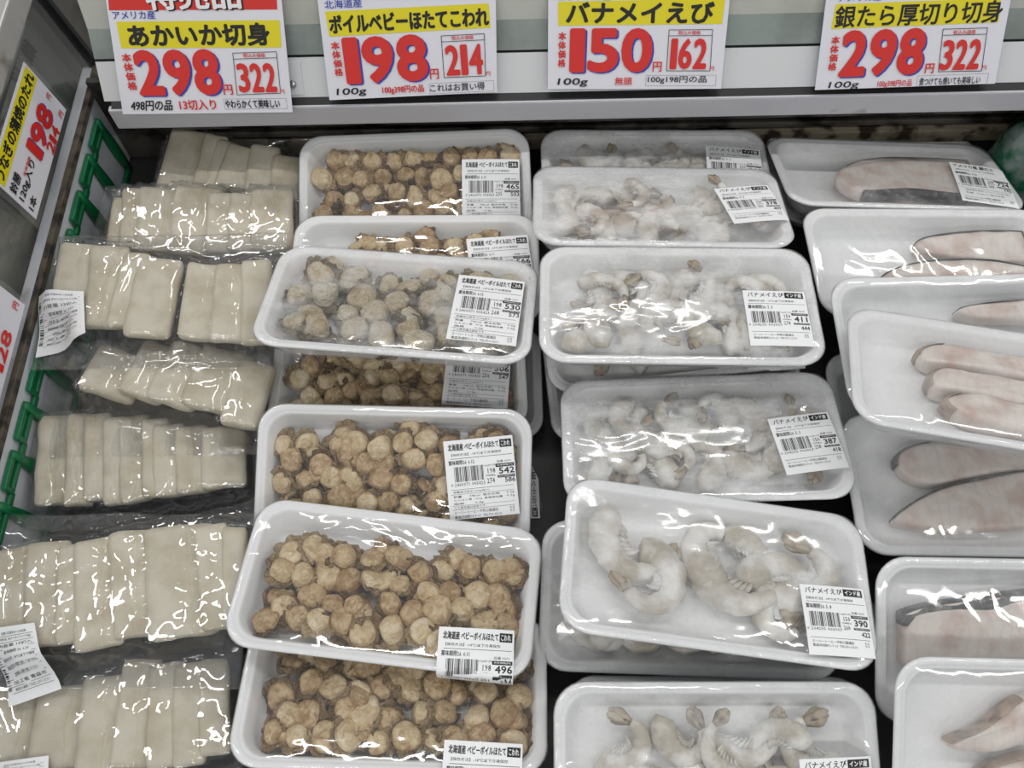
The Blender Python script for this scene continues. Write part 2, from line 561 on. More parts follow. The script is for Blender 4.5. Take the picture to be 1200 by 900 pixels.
fpart('side_pane', pm(box_mesh((-0.24, 0.0, -0.008), (0.655, 0.105, -0.004))), M['glass'])
fpart('pane_sill', pm(box_mesh((-0.24, -0.003, -0.0055), (0.66, 0.003, 0.0005), 0.0006)), M['grime'])
fpart('pane_rail', pm(box_mesh((-0.24, 0.094, -0.012), (0.70, 0.116, 0.002), 0.002)), M['steel'])
post = fpart('corner_post', pm(box_mesh((0.654, -0.016, -0.012), (0.712, 0.13, -0.002), 0.0012)), M['post'])
fpart('post_edge', pm(box_mesh((0.650, -0.012, -0.010), (0.656, 0.13, 0.0005), 0.001)), M['gasket'])
loops = []
for r, h in ((0.0042, -0.002), (0.0042, -0.0005), (0.0028, 0.001), (0.001, 0.0013)):
    loops.append([tuple(PM @ Vector((0.672 + r * math.cos(i * 0.5236), 0.006 + r * math.sin(i * 0.5236), h))) for i in range(12)])
fpart('screw', loft(loops), M['chrome'], smooth=True)

# the bin next door, seen dimly through the pane
nb = thing('neighbouring_bin', 'dim grey bin seen through the side pane with a vented inner wall', 'freezer', Matrix.Translation((-0.62, 0.25, -0.84)))
NI = nb.matrix_world.inverted()


def npart(name, vf, mat):
    o = mesh_obj(name, vf[0], vf[1], mat, None, False)
    o.parent = nb
    o.matrix_parent_inverse = NI.copy()
    return o


npart('inner_wall', pm(box_mesh((-0.3, -0.05, -0.040), (0.70, 0.095, -0.030))), M['neighbour'])
npart('vent_bar', pm(box_mesh((0.565, 0.066, -0.030), (0.640, 0.0685, -0.027))), M['strip'])
for i in range(9):
    u = 0.583 + i * 0.0055
    npart('vent_fin', pm(box_mesh((u, 0.046, -0.030), (u + 0.0018, 0.061, -0.0275))), M['gasket'])
npart('black_trim', pm(box_mesh((-0.3, 0.070, -0.075), (0.75, 0.098, -0.045), 0.004)), M['black'])
npart('bin_body', box_mesh((-0.95, -0.3, -0.84), (-0.53, 0.8, -0.02), 0.01), M['black'])

# green fence hooked along the side wall
fence = thing('plastic_fence', 'green plastic lattice fence hung along the white side wall behind the squid bags', 'fence', Matrix.Translation((-0.399, 0.40, -0.072)))
GI = fence.matrix_world.inverted()


def gpart(name, vf):
    o = mesh_obj(name, vf[0], vf[1], M['green'], None, True)
    o.parent = fence
    o.matrix_parent_inverse = GI.copy()
    return o


for i in range(10):
    y = 0.594 - 0.0415 * i
    loops = []
    for z, w in ((0.004, 0.0035), (-0.010, 0.0040), (-0.026, 0.0055), (-0.042, 0.0060), (-0.056, 0.0048), (-0.071, 0.0036)):
        loops.append([(x, y + s * w + (0.004 - z) * 0.06, z) for x, s in ((-0.4025, -1), (-0.3985, -0.8), (-0.3985, 0.8), (-0.4025, 1))])
    gpart('slat', loft(loops))
    a = []
    for z0 in (0.0020, -0.0075):
        a.append(box_mesh((-0.4030, y - 0.026, z0 - 0.0022), (-0.3990, y - 0.003, z0 + 0.0022), 0.0008))
    a.append(box_mesh((-0.4030, y - 0.029, -0.0097), (-0.3990, y - 0.025, 0.0042), 0.0008))
    a.append(box_mesh((-0.4025, y - 0.0400, -0.0120), (-0.3995, y - 0.0270, -0.0060), 0.0008))
    gpart('slotted_clip', join(a))
gpart('bottom_bar', box_mesh((-0.4028, 0.20, -0.0725), (-0.3988, 0.60, -0.066), 0.001))

# ------------------------------------------------------------------ price cards on the back ledge
INK = {'k': 'ink', 'r': 'red', 'b': 'blue', 'w': 'paper'}
CARDS = {
    'A': {'org': [-0.3477, 0.5542, 0.0547], 'rot': -0.45, 'w': 146.6, 'left': [6.3, 91.1], 'right': [149.3, 89.1], 'band': [[11.3, 74.5], [145.5, 74.0], [144.3, 52.8], [10.9, 53.9]], 'red': [[10.5, 106.3], [146.8, 105.6], [144.9, 82.1], [7.3, 83.3]], 'box': [[103.1, 48.9], [139.6, 49.5], [138.5, 16.1], [101.3, 15.1]], 'note': [[89.0, 11.8], [141.6, 11.8]], 't': [('特売品', 'w', 77.7, 92.7, 77.6, 19.5), ('アメリカ産', 'b', 26.8, 79.5, 35.0, 6.6), ('あかいか切身', 'k', 77.2, 63.4, 118.0, 18.2), ('本/体/価/格', 'r', 13.6, 35.1, 7.9, 30.3), ('298', 'R', 54.2, 33.9, 71.3, 37.2), ('円', 'r', 94.3, 19.5, 8.0, 8.5), ('税込み価格', 'r', 120.7, 47.0, 18.5, 3.4), ('322', 'r', 120.1, 28.9, 32.4, 23.8), ('円', 'r', 140.2, 17.5, 3.6, 3.5), ('498円の品', 'k', 26.6, 7.2, 35.9, 8.7), ('13切入り', 'r', 66.3, 7.4, 31.5, 8.7), ('やわらかくて美味しい', 'k', 113.2, 7.6, 46.8, 7.2)]},
    'B': {'org': [-0.1689, 0.5607, 0.0596], 'rot': 1.52, 'w': 143.4, 'left': [1.9, 79.4], 'right': [146.5, 72.4], 'band': [[6.8, 70.3], [140.5, 70.2], [141.1, 51.6], [7.5, 51.0]], 'red': [[5.7, 104.5], [140.7, 101.7], [139.9, 77.9], [5.0, 81.2]], 'box': [[99.9, 47.2], [135.6, 47.2], [134.5, 13.7], [99.6, 13.9]], 'note': [[86.5, 9.7], [140.0, 9.3]], 't': [('北海道産', 'b', 22.3, 75.5, 30.6, 6.5), ('ボイルベビーほたてこわれ', 'k', 74.4, 60.3, 131.6, 14.4), ('本/体/価/格', 'r', 11.4, 33.2, 7.1, 28.1), ('198', 'R', 52.0, 31.0, 70.0, 37.5), ('円', 'r', 91.6, 17.4, 7.5, 8.3), ('税込み価格', 'r', 117.4, 45.1, 18.3, 3.3), ('214', 'r', 117.5, 27.5, 31.4, 24.5), ('円', 'r', 136.8, 15.7, 3.6, 3.4), ('100g', 'k', 19.9, 5.8, 25.4, 7.1), ('100g398円の品', 'r', 64.0, 5.8, 35.5, 7.0), ('これはお買い得', 'k', 110.1, 5.8, 46.3, 6.3)]},
    'C': {'org': [0.0175, 0.5637, 0.064], 'rot': -1.03, 'w': 146.2, 'left': [-0.7, 70.0], 'right': [145.8, 69.5], 'band': [[7.3, 68.7], [142.2, 70.8], [141.5, 51.4], [7.7, 50.5]], 'red': [[3.9, 102.6], [138.5, 104.5], [141.4, 78.4], [4.4, 76.4]], 'box': [[98.7, 47.0], [134.3, 47.2], [135.4, 14.6], [99.1, 14.7]], 'note': [[82.2, 10.6], [140.1, 11.1]], 't': [('エクアドル産', 'b', 28.6, 72.5, 42.7, 5.7), ('バナメイえび', 'k', 74.1, 60.1, 120.6, 16.9), ('本/体/価/格', 'r', 11.2, 31.9, 6.4, 28.3), ('150', 'R', 51.8, 31.1, 68.6, 35.0), ('円', 'r', 91.0, 18.1, 7.5, 7.9), ('税込み価格', 'r', 115.6, 44.9, 18.2, 3.3), ('162', 'r', 116.4, 28.2, 30.4, 24.4), ('円', 'r', 136.7, 16.6, 3.6, 3.4), ('100g', 'k', 20.8, 5.5, 25.2, 7.0), ('無頭', 'r', 63.5, 6.5, 14.4, 6.6), ('100g198円の品', 'k', 108.6, 7.4, 49.4, 6.3)]},
    'D': {'org': [0.2428, 0.5607, 0.0596], 'rot': 0.82, 'w': 149.9, 'left': [0.3, 70.5], 'right': [148.4, 65.2], 'band': [[8.6, 67.0], [140.2, 67.1], [142.1, 48.7], [7.3, 48.2]], 'red': [[4.5, 100.4], [138.6, 101.7], [143.0, 75.5], [6.4, 75.4]], 'box': [[98.2, 45.0], [134.1, 44.7], [136.3, 10.8], [100.7, 11.4]], 'note': [[84.3, 6.4], [141.7, 8.6]], 't': [('アメリカ産', 'b', 27.4, 71.5, 34.2, 5.8), ('銀たら厚切り切身', 'k', 76.4, 57.2, 134.4, 17.2), ('本/体/価/格', 'r', 11.9, 29.1, 7.0, 28.0), ('298', 'R', 51.8, 28.4, 68.9, 37.0), ('円', 'r', 92.8, 14.4, 7.4, 8.0), ('税込み価格', 'r', 116.0, 42.1, 18.1, 3.4), ('322', 'r', 116.6, 24.4, 32.3, 24.2), ('円', 'r', 137.9, 13.5, 3.5, 3.5), ('100g', 'k', 23.5, 3.0, 25.0, 6.7), ('100g398円の品', 'r', 65.8, 2.9, 28.6, 6.4), ('煮つけても焼いても美味しい', 'k', 111.5, 3.8, 50.5, 6.4)]},
}
CARD_LABEL = {
    'A': 'white price card with black heading on yellow, at the corner above the squid bags',
    'B': 'white price card with long katakana yellow heading, above the scallop packs',
    'C': 'white price card for headless shrimp, priced 150, above the shrimp packs',
    'D': 'white price card with kanji yellow heading, above the cod packs',
}


def outline_box(q, w):
    """thin rectangular frame strokes around the quad q"""
    out = []
    for a, b in zip(q, q[1:] + q[:1]):
        a, b = np.array(a, float), np.array(b, float)
        d = (b - a) / np.linalg.norm(b - a)
        n = np.array([-d[1], d[0]]) * w / 2
        out.append(poly2([a - n, b - n, b + n, a + n]))
    return out


for key, d in CARDS.items():
    a = math.radians(d['rot'])
    u = Vector((math.cos(a), 0, 0)) + PU * math.sin(a)
    vv = PN.cross(u)
    mw = Matrix.Translation(d['org']) @ Matrix(((u.x, vv.x, PN.x, 0), (u.y, vv.y, PN.y, 0), (u.z, vv.z, PN.z, 0), (0, 0, 0, 1)))
    t = thing('price_card', CARD_LABEL[key], 'price card', mw, 'price cards on the back ledge')
    W = d['w']
    curl = 0.0

    def cm(layer, W=W, curl=curl):
        return lambda x, y: (x / 1000, y / 1000, curl * ((x - W / 2) / 10) ** 2 + 0.0003 * layer)

    HT = 118.0
    lx, rx = d['left'][0] / d['left'][1] * HT, (d['right'][0] - W) / d['right'][1] * HT
    nx = 16
    V = [(0 + (W) * i / nx + (lx * (1 - i / nx) + rx * i / nx) * j, HT * j) for j in (0, 1) for i in range(nx + 1)]
    F = [(i, i + 1, nx + 2 + i, nx + 1 + i) for i in range(nx)]
    sh = mesh_obj('sheet', [cm(0)(x, y) for x, y in V], F, M['card'], t, False)
    md = sh.modifiers.new('thickness', 'SOLIDIFY')
    md.thickness = 0.0006
    md.offset = -1

    def strip_quad(q, nx=12):
        q = [np.array(p, float) for p in q]
        top = [q[0] + (q[1] - q[0]) * i / nx for i in range(nx + 1)]
        bot = [q[3] + (q[2] - q[3]) * i / nx for i in range(nx + 1)]
        return np.array(bot + top), [(i, i + 1, nx + 2 + i, nx + 1 + i) for i in range(nx)]

    flat_part('yellow_band', [strip_quad(d['band'])], M['yellow'], t, cm(1))
    flat_part('red_band', [strip_quad(d['red'])], M['red'], t, cm(1))
    groups = {}
    for s, c, x, y, w, h in d['t']:
        if c == 'R':
            groups.setdefault('red', []).append(place_text(s, x, y, w, h, 0.05, 4))
            groups.setdefault('under', []).append(place_text(s, x + 1.5, y - 1.1, w, h, 0.05, 4))
        else:
            big = h > 12
            bold = (0.02 if s == '銀たら厚切り切身' else 0.04) if big and c == 'k' else (0.035 if big else (0.022 if h > 6.9 else 0.012))
            if s in ('特売品',):
                groups.setdefault('k', []).append(place_text(s, x + 1.2, y - 1.0, w, h, 0.03))
            sh_ = 0.18 if s in ('100g', '498円の品') else 0.0
            groups.setdefault({'k': 'k', 'r': 'red', 'b': 'blue', 'w': 'w'}[c], []).append(place_text(s, x, y, w, h, bold, 3, sh_))
    hb = d['box']
    topl = [hb[0][0] + (hb[3][0] - hb[0][0]) * 0.14, hb[0][1] + (hb[3][1] - hb[0][1]) * 0.14]
    topr = [hb[1][0] + (hb[2][0] - hb[1][0]) * 0.14, hb[1][1] + (hb[2][1] - hb[1][1]) * 0.14]
    frames = outline_box(hb, 0.5) + outline_box([topl, topr, topr, topl][:2] + [[topr[0], topr[1] - 0.1], [topl[0], topl[1] - 0.1]], 0.35)
    (nx0, ny0), (nx1, ny1) = d['note']
    nl, nh = nx0, max(ny0, ny1)
    frames += outline_box([[nx0, nh], [nx1 + 1, nh], [nx1 + 1, nh - 8.5], [nx0, nh - 8.5]], 0.18)
    flat_part('blue_digit_shadow', groups.pop('under'), M['blue'], t, cm(2))
    flat_part('blue_lettering', groups.pop('blue'), M['blue'], t, cm(2))
    flat_part('red_lettering', groups.pop('red'), M['red'], t, cm(3))
    flat_part('black_lettering', groups.pop('k'), M['ink'], t, cm(2))
    flat_part('printed_frame', frames, M['ink'], t, cm(2))
    if 'w' in groups:
        flat_part('white_lettering', groups.pop('w'), M['paper'], t, cm(4))


def side_sign(label, u0, u1, v0, v1, items, band):
    t = thing('price_card', label, 'price card', PM @ Matrix.Translation((u0, v0, 0.0012)), 'price cards on the side pane')

    def sm(layer):
        return lambda x, y: (x / 1000 - u0, y / 1000 - v0, 0.0003 * layer)
    sh = mesh_obj('sheet', [(0, 0, 0), (u1 - u0, 0, 0), (u1 - u0, v1 - v0, 0), (0, v1 - v0, 0)], [(0, 1, 2, 3)], M['card'], t, False)
    md = sh.modifiers.new('thickness', 'SOLIDIFY')
    md.thickness = 0.0005
    md.offset = -1
    e = 0.0055
    V = [(-e, -e, -0.0007), (u1 - u0 + e, -e, -0.0007), (u1 - u0 + e, v1 - v0 + e, -0.0007), (-e, v1 - v0 + e, -0.0007)]
    mesh_obj('clear_sleeve', V, [(0, 1, 2, 3)], M['sleeve'], t, False)
    if band:
        flat_part('yellow_band', [quad2(*band)], M['yellow'], t, sm(1))
    g = {}
    for s, c, x, y, w, h in items:
        if c == 'R':
            g.setdefault('blue', []).append(place_text(s, x + 1.3, y - 0.9, w, h, 0.05, 4))
            g.setdefault('red', []).append(place_text(s, x, y, w, h, 0.05, 4))
        else:
            g.setdefault({'k': 'black', 'r': 'red', 'b': 'blue'}[c], []).append(place_text(s, x, y, w, h, 0.035 if h > 9 else 0.02, 3))
    for i, (c, parts) in enumerate(sorted(g.items(), key=lambda q: q[0] == 'red')):
        flat_part(c + '_lettering', parts, M[{'black': 'ink'}.get(c, c)], t, sm(2 + (c == 'red')))


side_sign('price card in a clear sleeve with a yellow eel sauce heading, on the side pane', 0.455, 0.573, 0.0268, 0.084,
          [('うなぎの蒲焼のたれ', 'k', 514, 74.5, 110, 11.5), ('198', 'R', 530, 49, 50, 20), ('円', 'r', 566.5, 50, 5, 6),
           ('214', 'r', 534, 33, 27, 10), ('円', 'r', 563, 32, 6, 6), ('120g入り', 'k', 479, 47, 40, 9), ('1本', 'k', 465, 35.5, 13, 8),
           ('鈴勝', 'k', 468, 58, 19, 9), ('本体価格', 'r', 490, 52, 20, 3)], (457, 66.5, 571, 81.5))
side_sign('sleeved price card without yellow heading in view, beside the squid bag with corner sticker', 0.262, 0.380, 0.0145, 0.070,
          [('円', 'r', 373.5, 24.5, 6, 6.5), ('128', 'r', 333, 25, 34, 11), ('118', 'R', 334, 47, 52, 20)], (264, 56, 378, 68))

# ------------------------------------------------------------------ foam trays, film and stickers
TW, TD, TH = 0.210, 0.112, 0.022        # rim outer size and depth of every foam tray


def tray_mesh():
    prof = [(0.0170, 0.0000), (0.0140, 0.0002), (0.0120, 0.0016), (0.0085, 0.0085), (0.0055, 0.0165), (0.0020, 0.0185), (0.0004, 0.0196), (0.0000, 0.0208),
            (0.0006, 0.0217), (0.0018, 0.0220), (0.0036, 0.0220), (0.0046, 0.0217), (0.0056, 0.0210), (0.0064, 0.0212), (0.0074, 0.0206), (0.0085, 0.0190),
            (0.0125, 0.0085), (0.0150, 0.0036), (0.0185, 0.0026), (0.0240, 0.0024)]
    loops = [rrect(TW / 2 - d, TD / 2 - d, 0.0210 - d * 0.45, z) for d, z in prof]
    v, f = loft(loops)
    me = bpy.data.meshes.new('foam_tray')
    me.from_pydata(v, [], f)
    me.materials.append(M['foam'])
    me.polygons.foreach_set('use_smooth', [len(p.vertices) == 4 for p in me.polygons])
    me.update()
    return me


def bulge(x, y, b):
    fx, fy = max(0, 1 - (x / 0.1035) ** 2), max(0, 1 - (y / 0.0545) ** 2)
    return TH + 0.0007 + b * math.sqrt(fx * fy) ** 0.8 if fx * fy > 0 else TH + 0.0007


def film_mesh(b, mat):
    """film stretched over the rim, folded down the sides and under the base"""
    rings = [0.0, 0.12, 0.25, 0.38, 0.5, 0.62, 0.73, 0.83, 0.91, 0.97, 1.0]
    loops = []
    for s in rings[1:]:
        lp = rrect((TW / 2 - 0.0006) * s, (TD / 2 - 0.0006) * s, 0.0208 * s, 0)
        loops.append([(x, y, bulge(x, y, b)) for x, y, _ in lp])
    for d, z in ((-0.0005, 0.0212), (0.0030, 0.0165), (0.0075, 0.0080), (0.0115, 0.0006)):
        loops.append(rrect(TW / 2 - d, TD / 2 - d, 0.0208 - d * 0.45, z))
    v, f = loft(loops, cap0=False, cap1=False)
    n = len(loops[0])
    v.append((0, 0, bulge(0, 0, b)))
    f += [(i, (i + 1) % n, len(v) - 1) for i in range(n)]
    f = [tuple(reversed(q)) if k < (len(loops) - 1) * n else q for k, q in enumerate(f)]
    me = bpy.data.meshes.new('cling_film')
    me.from_pydata(v, [], f)
    me.materials.append(mat)
    me.polygons.foreach_set('use_smooth', [True] * len(me.polygons))
    me.update()
    bm = bmesh.new()
    bm.from_mesh(me)
    bmesh.ops.recalc_face_normals(bm, faces=bm.faces)
    bm.to_mesh(me)
    bm.free()
    return me


TRAY_ME = tray_mesh()
FILM_ME = {'scallop': film_mesh(0.0040, M['film']), 'shrimp': film_mesh(0.0050, M['film_frost']), 'cod': film_mesh(0.0040, M['film_cod']), 'icy': film_mesh(0.0040, M['film_frost']), 'frosty': film_mesh(0.0050, M['film_icy'])}
BULGE = {'scallop': 0.0040, 'shrimp': 0.0050, 'cod': 0.0040, 'icy': 0.0040, 'frosty': 0.0050}
BARS = [1, 2, 1, 1, 3, 1, 2, 2, 1, 1, 2, 3, 1, 1, 1, 2, 2, 1, 3, 1, 1, 2, 1, 2, 1, 3, 2, 1, 1, 1, 2, 1, 3, 1, 1, 2, 2, 1, 1, 3, 1, 2, 1, 1, 2, 1, 1, 2]


def sticker(pack, kind, bl, x, y, w, h, rot, price, hclip=1.0):
    """price sticker; (x, y) mm is its top corner, u to the side and v downwards as shares of w and h"""
    a = math.radians(rot)
    ux, uy, dx, dy = math.cos(a), math.sin(a), math.sin(a), -math.cos(a)

    def mp(layer):
        def g(u, v):
            X, Y = (x + ux * u * w + dx * v * h) / 1000, (y + uy * u * w + dy * v * h) / 1000
            e = 0.0005 + 0.00012 * layer
            if Y < -TD / 2 - 0.0004:
                return (X, -TD / 2 - 0.0012 - e, TH + 0.0007 - min(-TD / 2 - Y, 0.012))
            return (X, Y, bulge(X, Y, BULGE[bl]) + e)
        return g
    V, F = quad2(0, 0, 1, hclip, 10, 16)
    st = mesh_obj('price_sticker', [mp(0)(p[0], p[1]) for p in V], [tuple(reversed(q)) for q in F], M['paper'], pack, True)
    blk, rev = [], []

    def T(s, u0, u1, v0, v1, bold=0.0, to=blk, res=1):
        if v1 > hclip:
            return
        P, FF = place_text(s, (u0 + u1) / 2, 0, u1 - u0, v1 - v0, bold, res)
        P[:, 1] = (v0 + v1) / 2 - P[:, 1]
        to.append((P, FF))

    def R(u0, v0, u1, v1):
        if v1 <= hclip:
            blk.append(quad2(u0, v0, u1, v1, 4, 1))
    p1, p2, unit, gram, date = price
    if kind == 'scallop':
        T('北海道産 ベビーボイルほたて', 0.06, 0.79, 0.045, 0.135, 0.022)
        R(0.805, 0.04, 0.975, 0.14)
        T('こわれ', 0.825, 0.955, 0.055, 0.125, 0.02, rev)
        T('【保存方法】-18℃以下冷凍保存', 0.10, 0.82, 0.170, 0.205)
        R(0.08, 0.232, 0.97, 0.237)
        T('賞味期限' + date, 0.05, 0.42, 0.255, 0.315, 0.012)
        vb0, vb1 = 0.34, 0.53
        T('品番 0371', 0.74, 0.94, 0.30, 0.33)
        q = dict(u=(0.60, 0.71), p=(0.76, 0.985, 0.395, 0.475), p2=(0.835, 0.985, 0.525, 0.585), b1=0.345, b2=0.490)
        code = '0 2460371 005423'
        R(0.05, 0.625, 0.95, 0.629)
        T('栄養成分表示 (100g当り)', 0.08, 0.60, 0.645, 0.675)
        R(0.05, 0.685, 0.95, 0.688)
        T('熱量      74kcal  炭水化物', 0.08, 0.74, 0.700, 0.730)
        T('3.6g', 0.84, 0.95, 0.700, 0.730)
        T('たんぱく質  14.0g  食塩相当量', 0.08, 0.78, 0.745, 0.775)
        T('0.7g', 0.84, 0.95, 0.745, 0.775)
        T('脂質       0.4g', 0.08, 0.50, 0.790, 0.820)
        R(0.05, 0.828, 0.95, 0.831)
        T('この表示値は目安です。', 0.08, 0.54, 0.838, 0.868)
        R(0.05, 0.876, 0.95, 0.880)
        sv = 0.89
    elif kind == 'shrimp':
        T('バナメイえび', 0.07, 0.65, 0.035, 0.125, 0.012)
        R(0.665, 0.03, 0.965, 0.135)
        T('インド産', 0.69, 0.94, 0.045, 0.120, 0.03, rev)
        T('【保存方法】-18℃以下冷凍保存', 0.08, 0.80, 0.175, 0.215)
        R(0.06, 0.245, 0.97, 0.250)
        T('賞味期限' + date, 0.05, 0.44, 0.275, 0.345, 0.012)
        vb0, vb1 = 0.39, 0.60
        T('品番 0295', 0.74, 0.94, 0.36, 0.395)
        q = dict(u=(0.60, 0.70), p=(0.755, 0.965, 0.475, 0.570), p2=(0.84, 0.975, 0.645, 0.715), b1=0.415, b2=0.590)
        code = '0 204295 903907'
        R(0.05, 0.755, 0.96, 0.760)
        sv = 0.785
    else:
        T('アメリカ産 銀だら', 0.06, 0.80, 0.035, 0.125, 0.02)
        T('【保存方法】-18℃以下冷凍保存', 0.08, 0.80, 0.165, 0.200)
        T('賞味期限' + date, 0.05, 0.44, 0.245, 0.310, 0.012)
        vb0, vb1 = 0.35, 0.56
        q = dict(u=(0.60, 0.70), p=(0.755, 0.975, 0.415, 0.510), p2=(0.84, 0.985, 0.575, 0.635), b1=0.365, b2=0.530)
        code = '0 200387 907240'
        R(0.05, 0.665, 0.96, 0.669)
        T('栄養成分表示 1パック (100g) 当り', 0.12, 0.92, 0.70, 0.735)
        T('熱量   218kcal  炭水化物', 0.12, 0.80, 0.77, 0.80)
        sv = 0.86
    u0, u1 = (0.12, 0.55) if kind == 'scallop' else (0.08, 0.55)
    tot, at, bars = sum(BARS), 0.0, []
    for i, b in enumerate(BARS):
        if i % 2 == 0:
            bars.append(quad2(u0 + (u1 - u0) * at / tot, vb0, u0 + (u1 - u0) * (at + b * 0.95) / tot, min(vb1, hclip), 1, 4))
        at += b
    if vb1 <= hclip + 0.1:
        flat_part('barcode', bars, M['ink'], st, mp(1))
    T(code, u0 - 0.06, u1, vb1 + 0.015, vb1 + 0.055)
    T('100g当り(円)', q['u'][0] - 0.05, 0.72, vb0 + 0.0, vb0 + 0.03)
    T(unit, q['u'][0], q['u'][1], vb0 + 0.05, vb0 + 0.115, 0.004)
    T('内容量(g)', q['u'][0] - 0.03, 0.71, vb0 + 0.13, vb0 + 0.155)
    T(gram, q['u'][0] - 0.02, q['u'][1] - 0.02, vb0 + 0.175, vb0 + 0.24, 0.004)
    R(0.72, q['b1'], 0.985, q['b1'] + 0.042)
    T('本体価格(円)', 0.74, 0.965, q['b1'] + 0.008, q['b1'] + 0.034, 0.0, rev)
    T(p1, *q['p'], 0.03, blk, 2)
    R(0.735, q['b2'], 0.985, q['b2'] + 0.032)
    T('税込価格(円)', 0.75, 0.97, q['b2'] + 0.005, q['b2'] + 0.028, 0.0, rev)
    T(p2, *q['p2'], 0.018, blk, 2)
    T('スーパートーエー平和公園通店', 0.07, 0.70, sv + 0.005, sv + 0.045)
    T('青森市緑町3-7-13  TEL731-0213', 0.07, 0.74, sv + 0.06, sv + 0.10)
    cx, cy = 0.90, sv + 0.035
    if sv + 0.09 < hclip:
        for k in range(4):
            a0 = k * 90 + 20
            arc = [(cx + 0.036 * math.cos(math.radians(a0 + t)) * 1.0, cy + 0.036 * math.sin(math.radians(a0 + t))) for t in (0, 25, 50)]
            arc2 = [(cx + 0.028 * math.cos(math.radians(a0 + t)), cy + 0.028 * math.sin(math.radians(a0 + t))) for t in (50, 25, 0)]
            blk.append(poly2(arc + arc2))
        T('プラ', cx - 0.022, cx + 0.022, cy - 0.014, cy + 0.014)
    flat_part('lettering', blk, M['ink'], st, mp(1))
    if rev:
        flat_part('reversed_lettering', rev, M['paper'], st, mp(2))
    return st


POSE = {
    'S1': (-0.1024, 0.5216, -0.0117, 0.0363, 0.2299, 0.0189),
    'S2': (-0.0966, 0.4251, 0.0051, 0.0033, -0.0264, 0.0259),
    'S3': (-0.1013, 0.3693, 0.0441, -0.0832, -0.2594, 0.0249),
    'S4': (-0.1092, 0.34, -0.0203, 0.0354, -0.0649, 0.0292),
    'S5': (-0.1062, 0.2399, -0.0036, -0.038, 0.367, 0.0277),
    'S6': (-0.1024, 0.1559, 0.013, -0.106, -0.162, 0.0604),
    'S7': (-0.0968, 0.0891, -0.004, -0.0134, -0.2128, 0.0801),
    'P1': (0.1172, 0.5384, -0.0201, 0.011, -0.0557, 0.0407),
    'P2': (0.1088, 0.4696, 0.0272, -0.0191, -0.3164, 0.0213),
    'P3': (0.1123, 0.3601, 0.05, -0.027, -0.1262, 0.0067),
    'P4': (0.1145, 0.3779, -0.0082, 0.0944, -0.0424, -0.0374),
    'P5': (0.1275, 0.2657, 0.0131, 0.0009, -0.1727, -0.0368),
    'P6': (0.1233, 0.1568, 0.041, -0.1, -0.1566, 0.1247),
    'P7': (0.1091, 0.1525, -0.0152, -0.0503, -0.0331, -0.0492),
    'P9': (0.1162, 0.0325, 0.011, -0.0097, 0.2361, 0.0358),
    'C1': (0.3276, 0.5319, -0.0149, 0.0161, -0.337, 0.076),
    'C2': (0.3367, 0.4217, 0.0076, 0.0105, -0.0631, 0.0481),
    'C3': (0.3372, 0.3315, 0.035, 0.0281, 0.0837, 0.0364),
    'C4': (0.3261, 0.274, 0.0774, -0.2049, -0.2738, -0.0002),
    'C5': (0.3401, 0.2299, 0.0, -0.0235, -0.0315, 0.0099),
    'C6': (0.3361, 0.114, 0.005, -0.0371, 0.4115, 0.0603),
    'C7': (0.3285, 0.0452, 0.018, -0.0615, 0.4212, 0.1212),
    'C0': (0.3359, 0.56, -0.0565, 0.0447, -0.0641, 0.0753),
    'S5b': (-0.0961, 0.2805, -0.0738, 0.0229, -0.0661, 0.0283),
    'S4b': (-0.0957, 0.3459, -0.049600000000000005, 0.0079, -0.0656, 0.0274),
    'P4b': (0.1176, 0.3447, -0.0356, 0.0777, -0.0368, -0.0261),
    'P8': (0.1262, 0.0423, -0.0281, -0.0092, -0.009, 0.0269),
    'C4b': (0.3488, 0.3028, -0.03, 0.017, -0.0005, 0.0),
}


def pose(k):
    x, y, z, yaw, px, ry = POSE[k]
    return (Matrix.Translation((x, y, z)) @ Matrix.Rotation(yaw, 4, 'Z') @ Matrix.Rotation(px, 4, 'X') @ Matrix.Rotation(ry, 4, 'Y')
            @ Matrix.Translation((0, 0, -TH)))


def pack(k, name, label, cat, group, film):
    t = thing(name, label, cat, pose(k), group)
    link(bpy.data.objects.new('foam_tray', TRAY_ME), t)
    link(bpy.data.objects.new('cling_film', FILM_ME[film]), t)
    return t


GS, GP, GC = 'trays of frozen boiled scallops', 'trays of frozen headless shrimp', 'trays of frozen cod steaks'
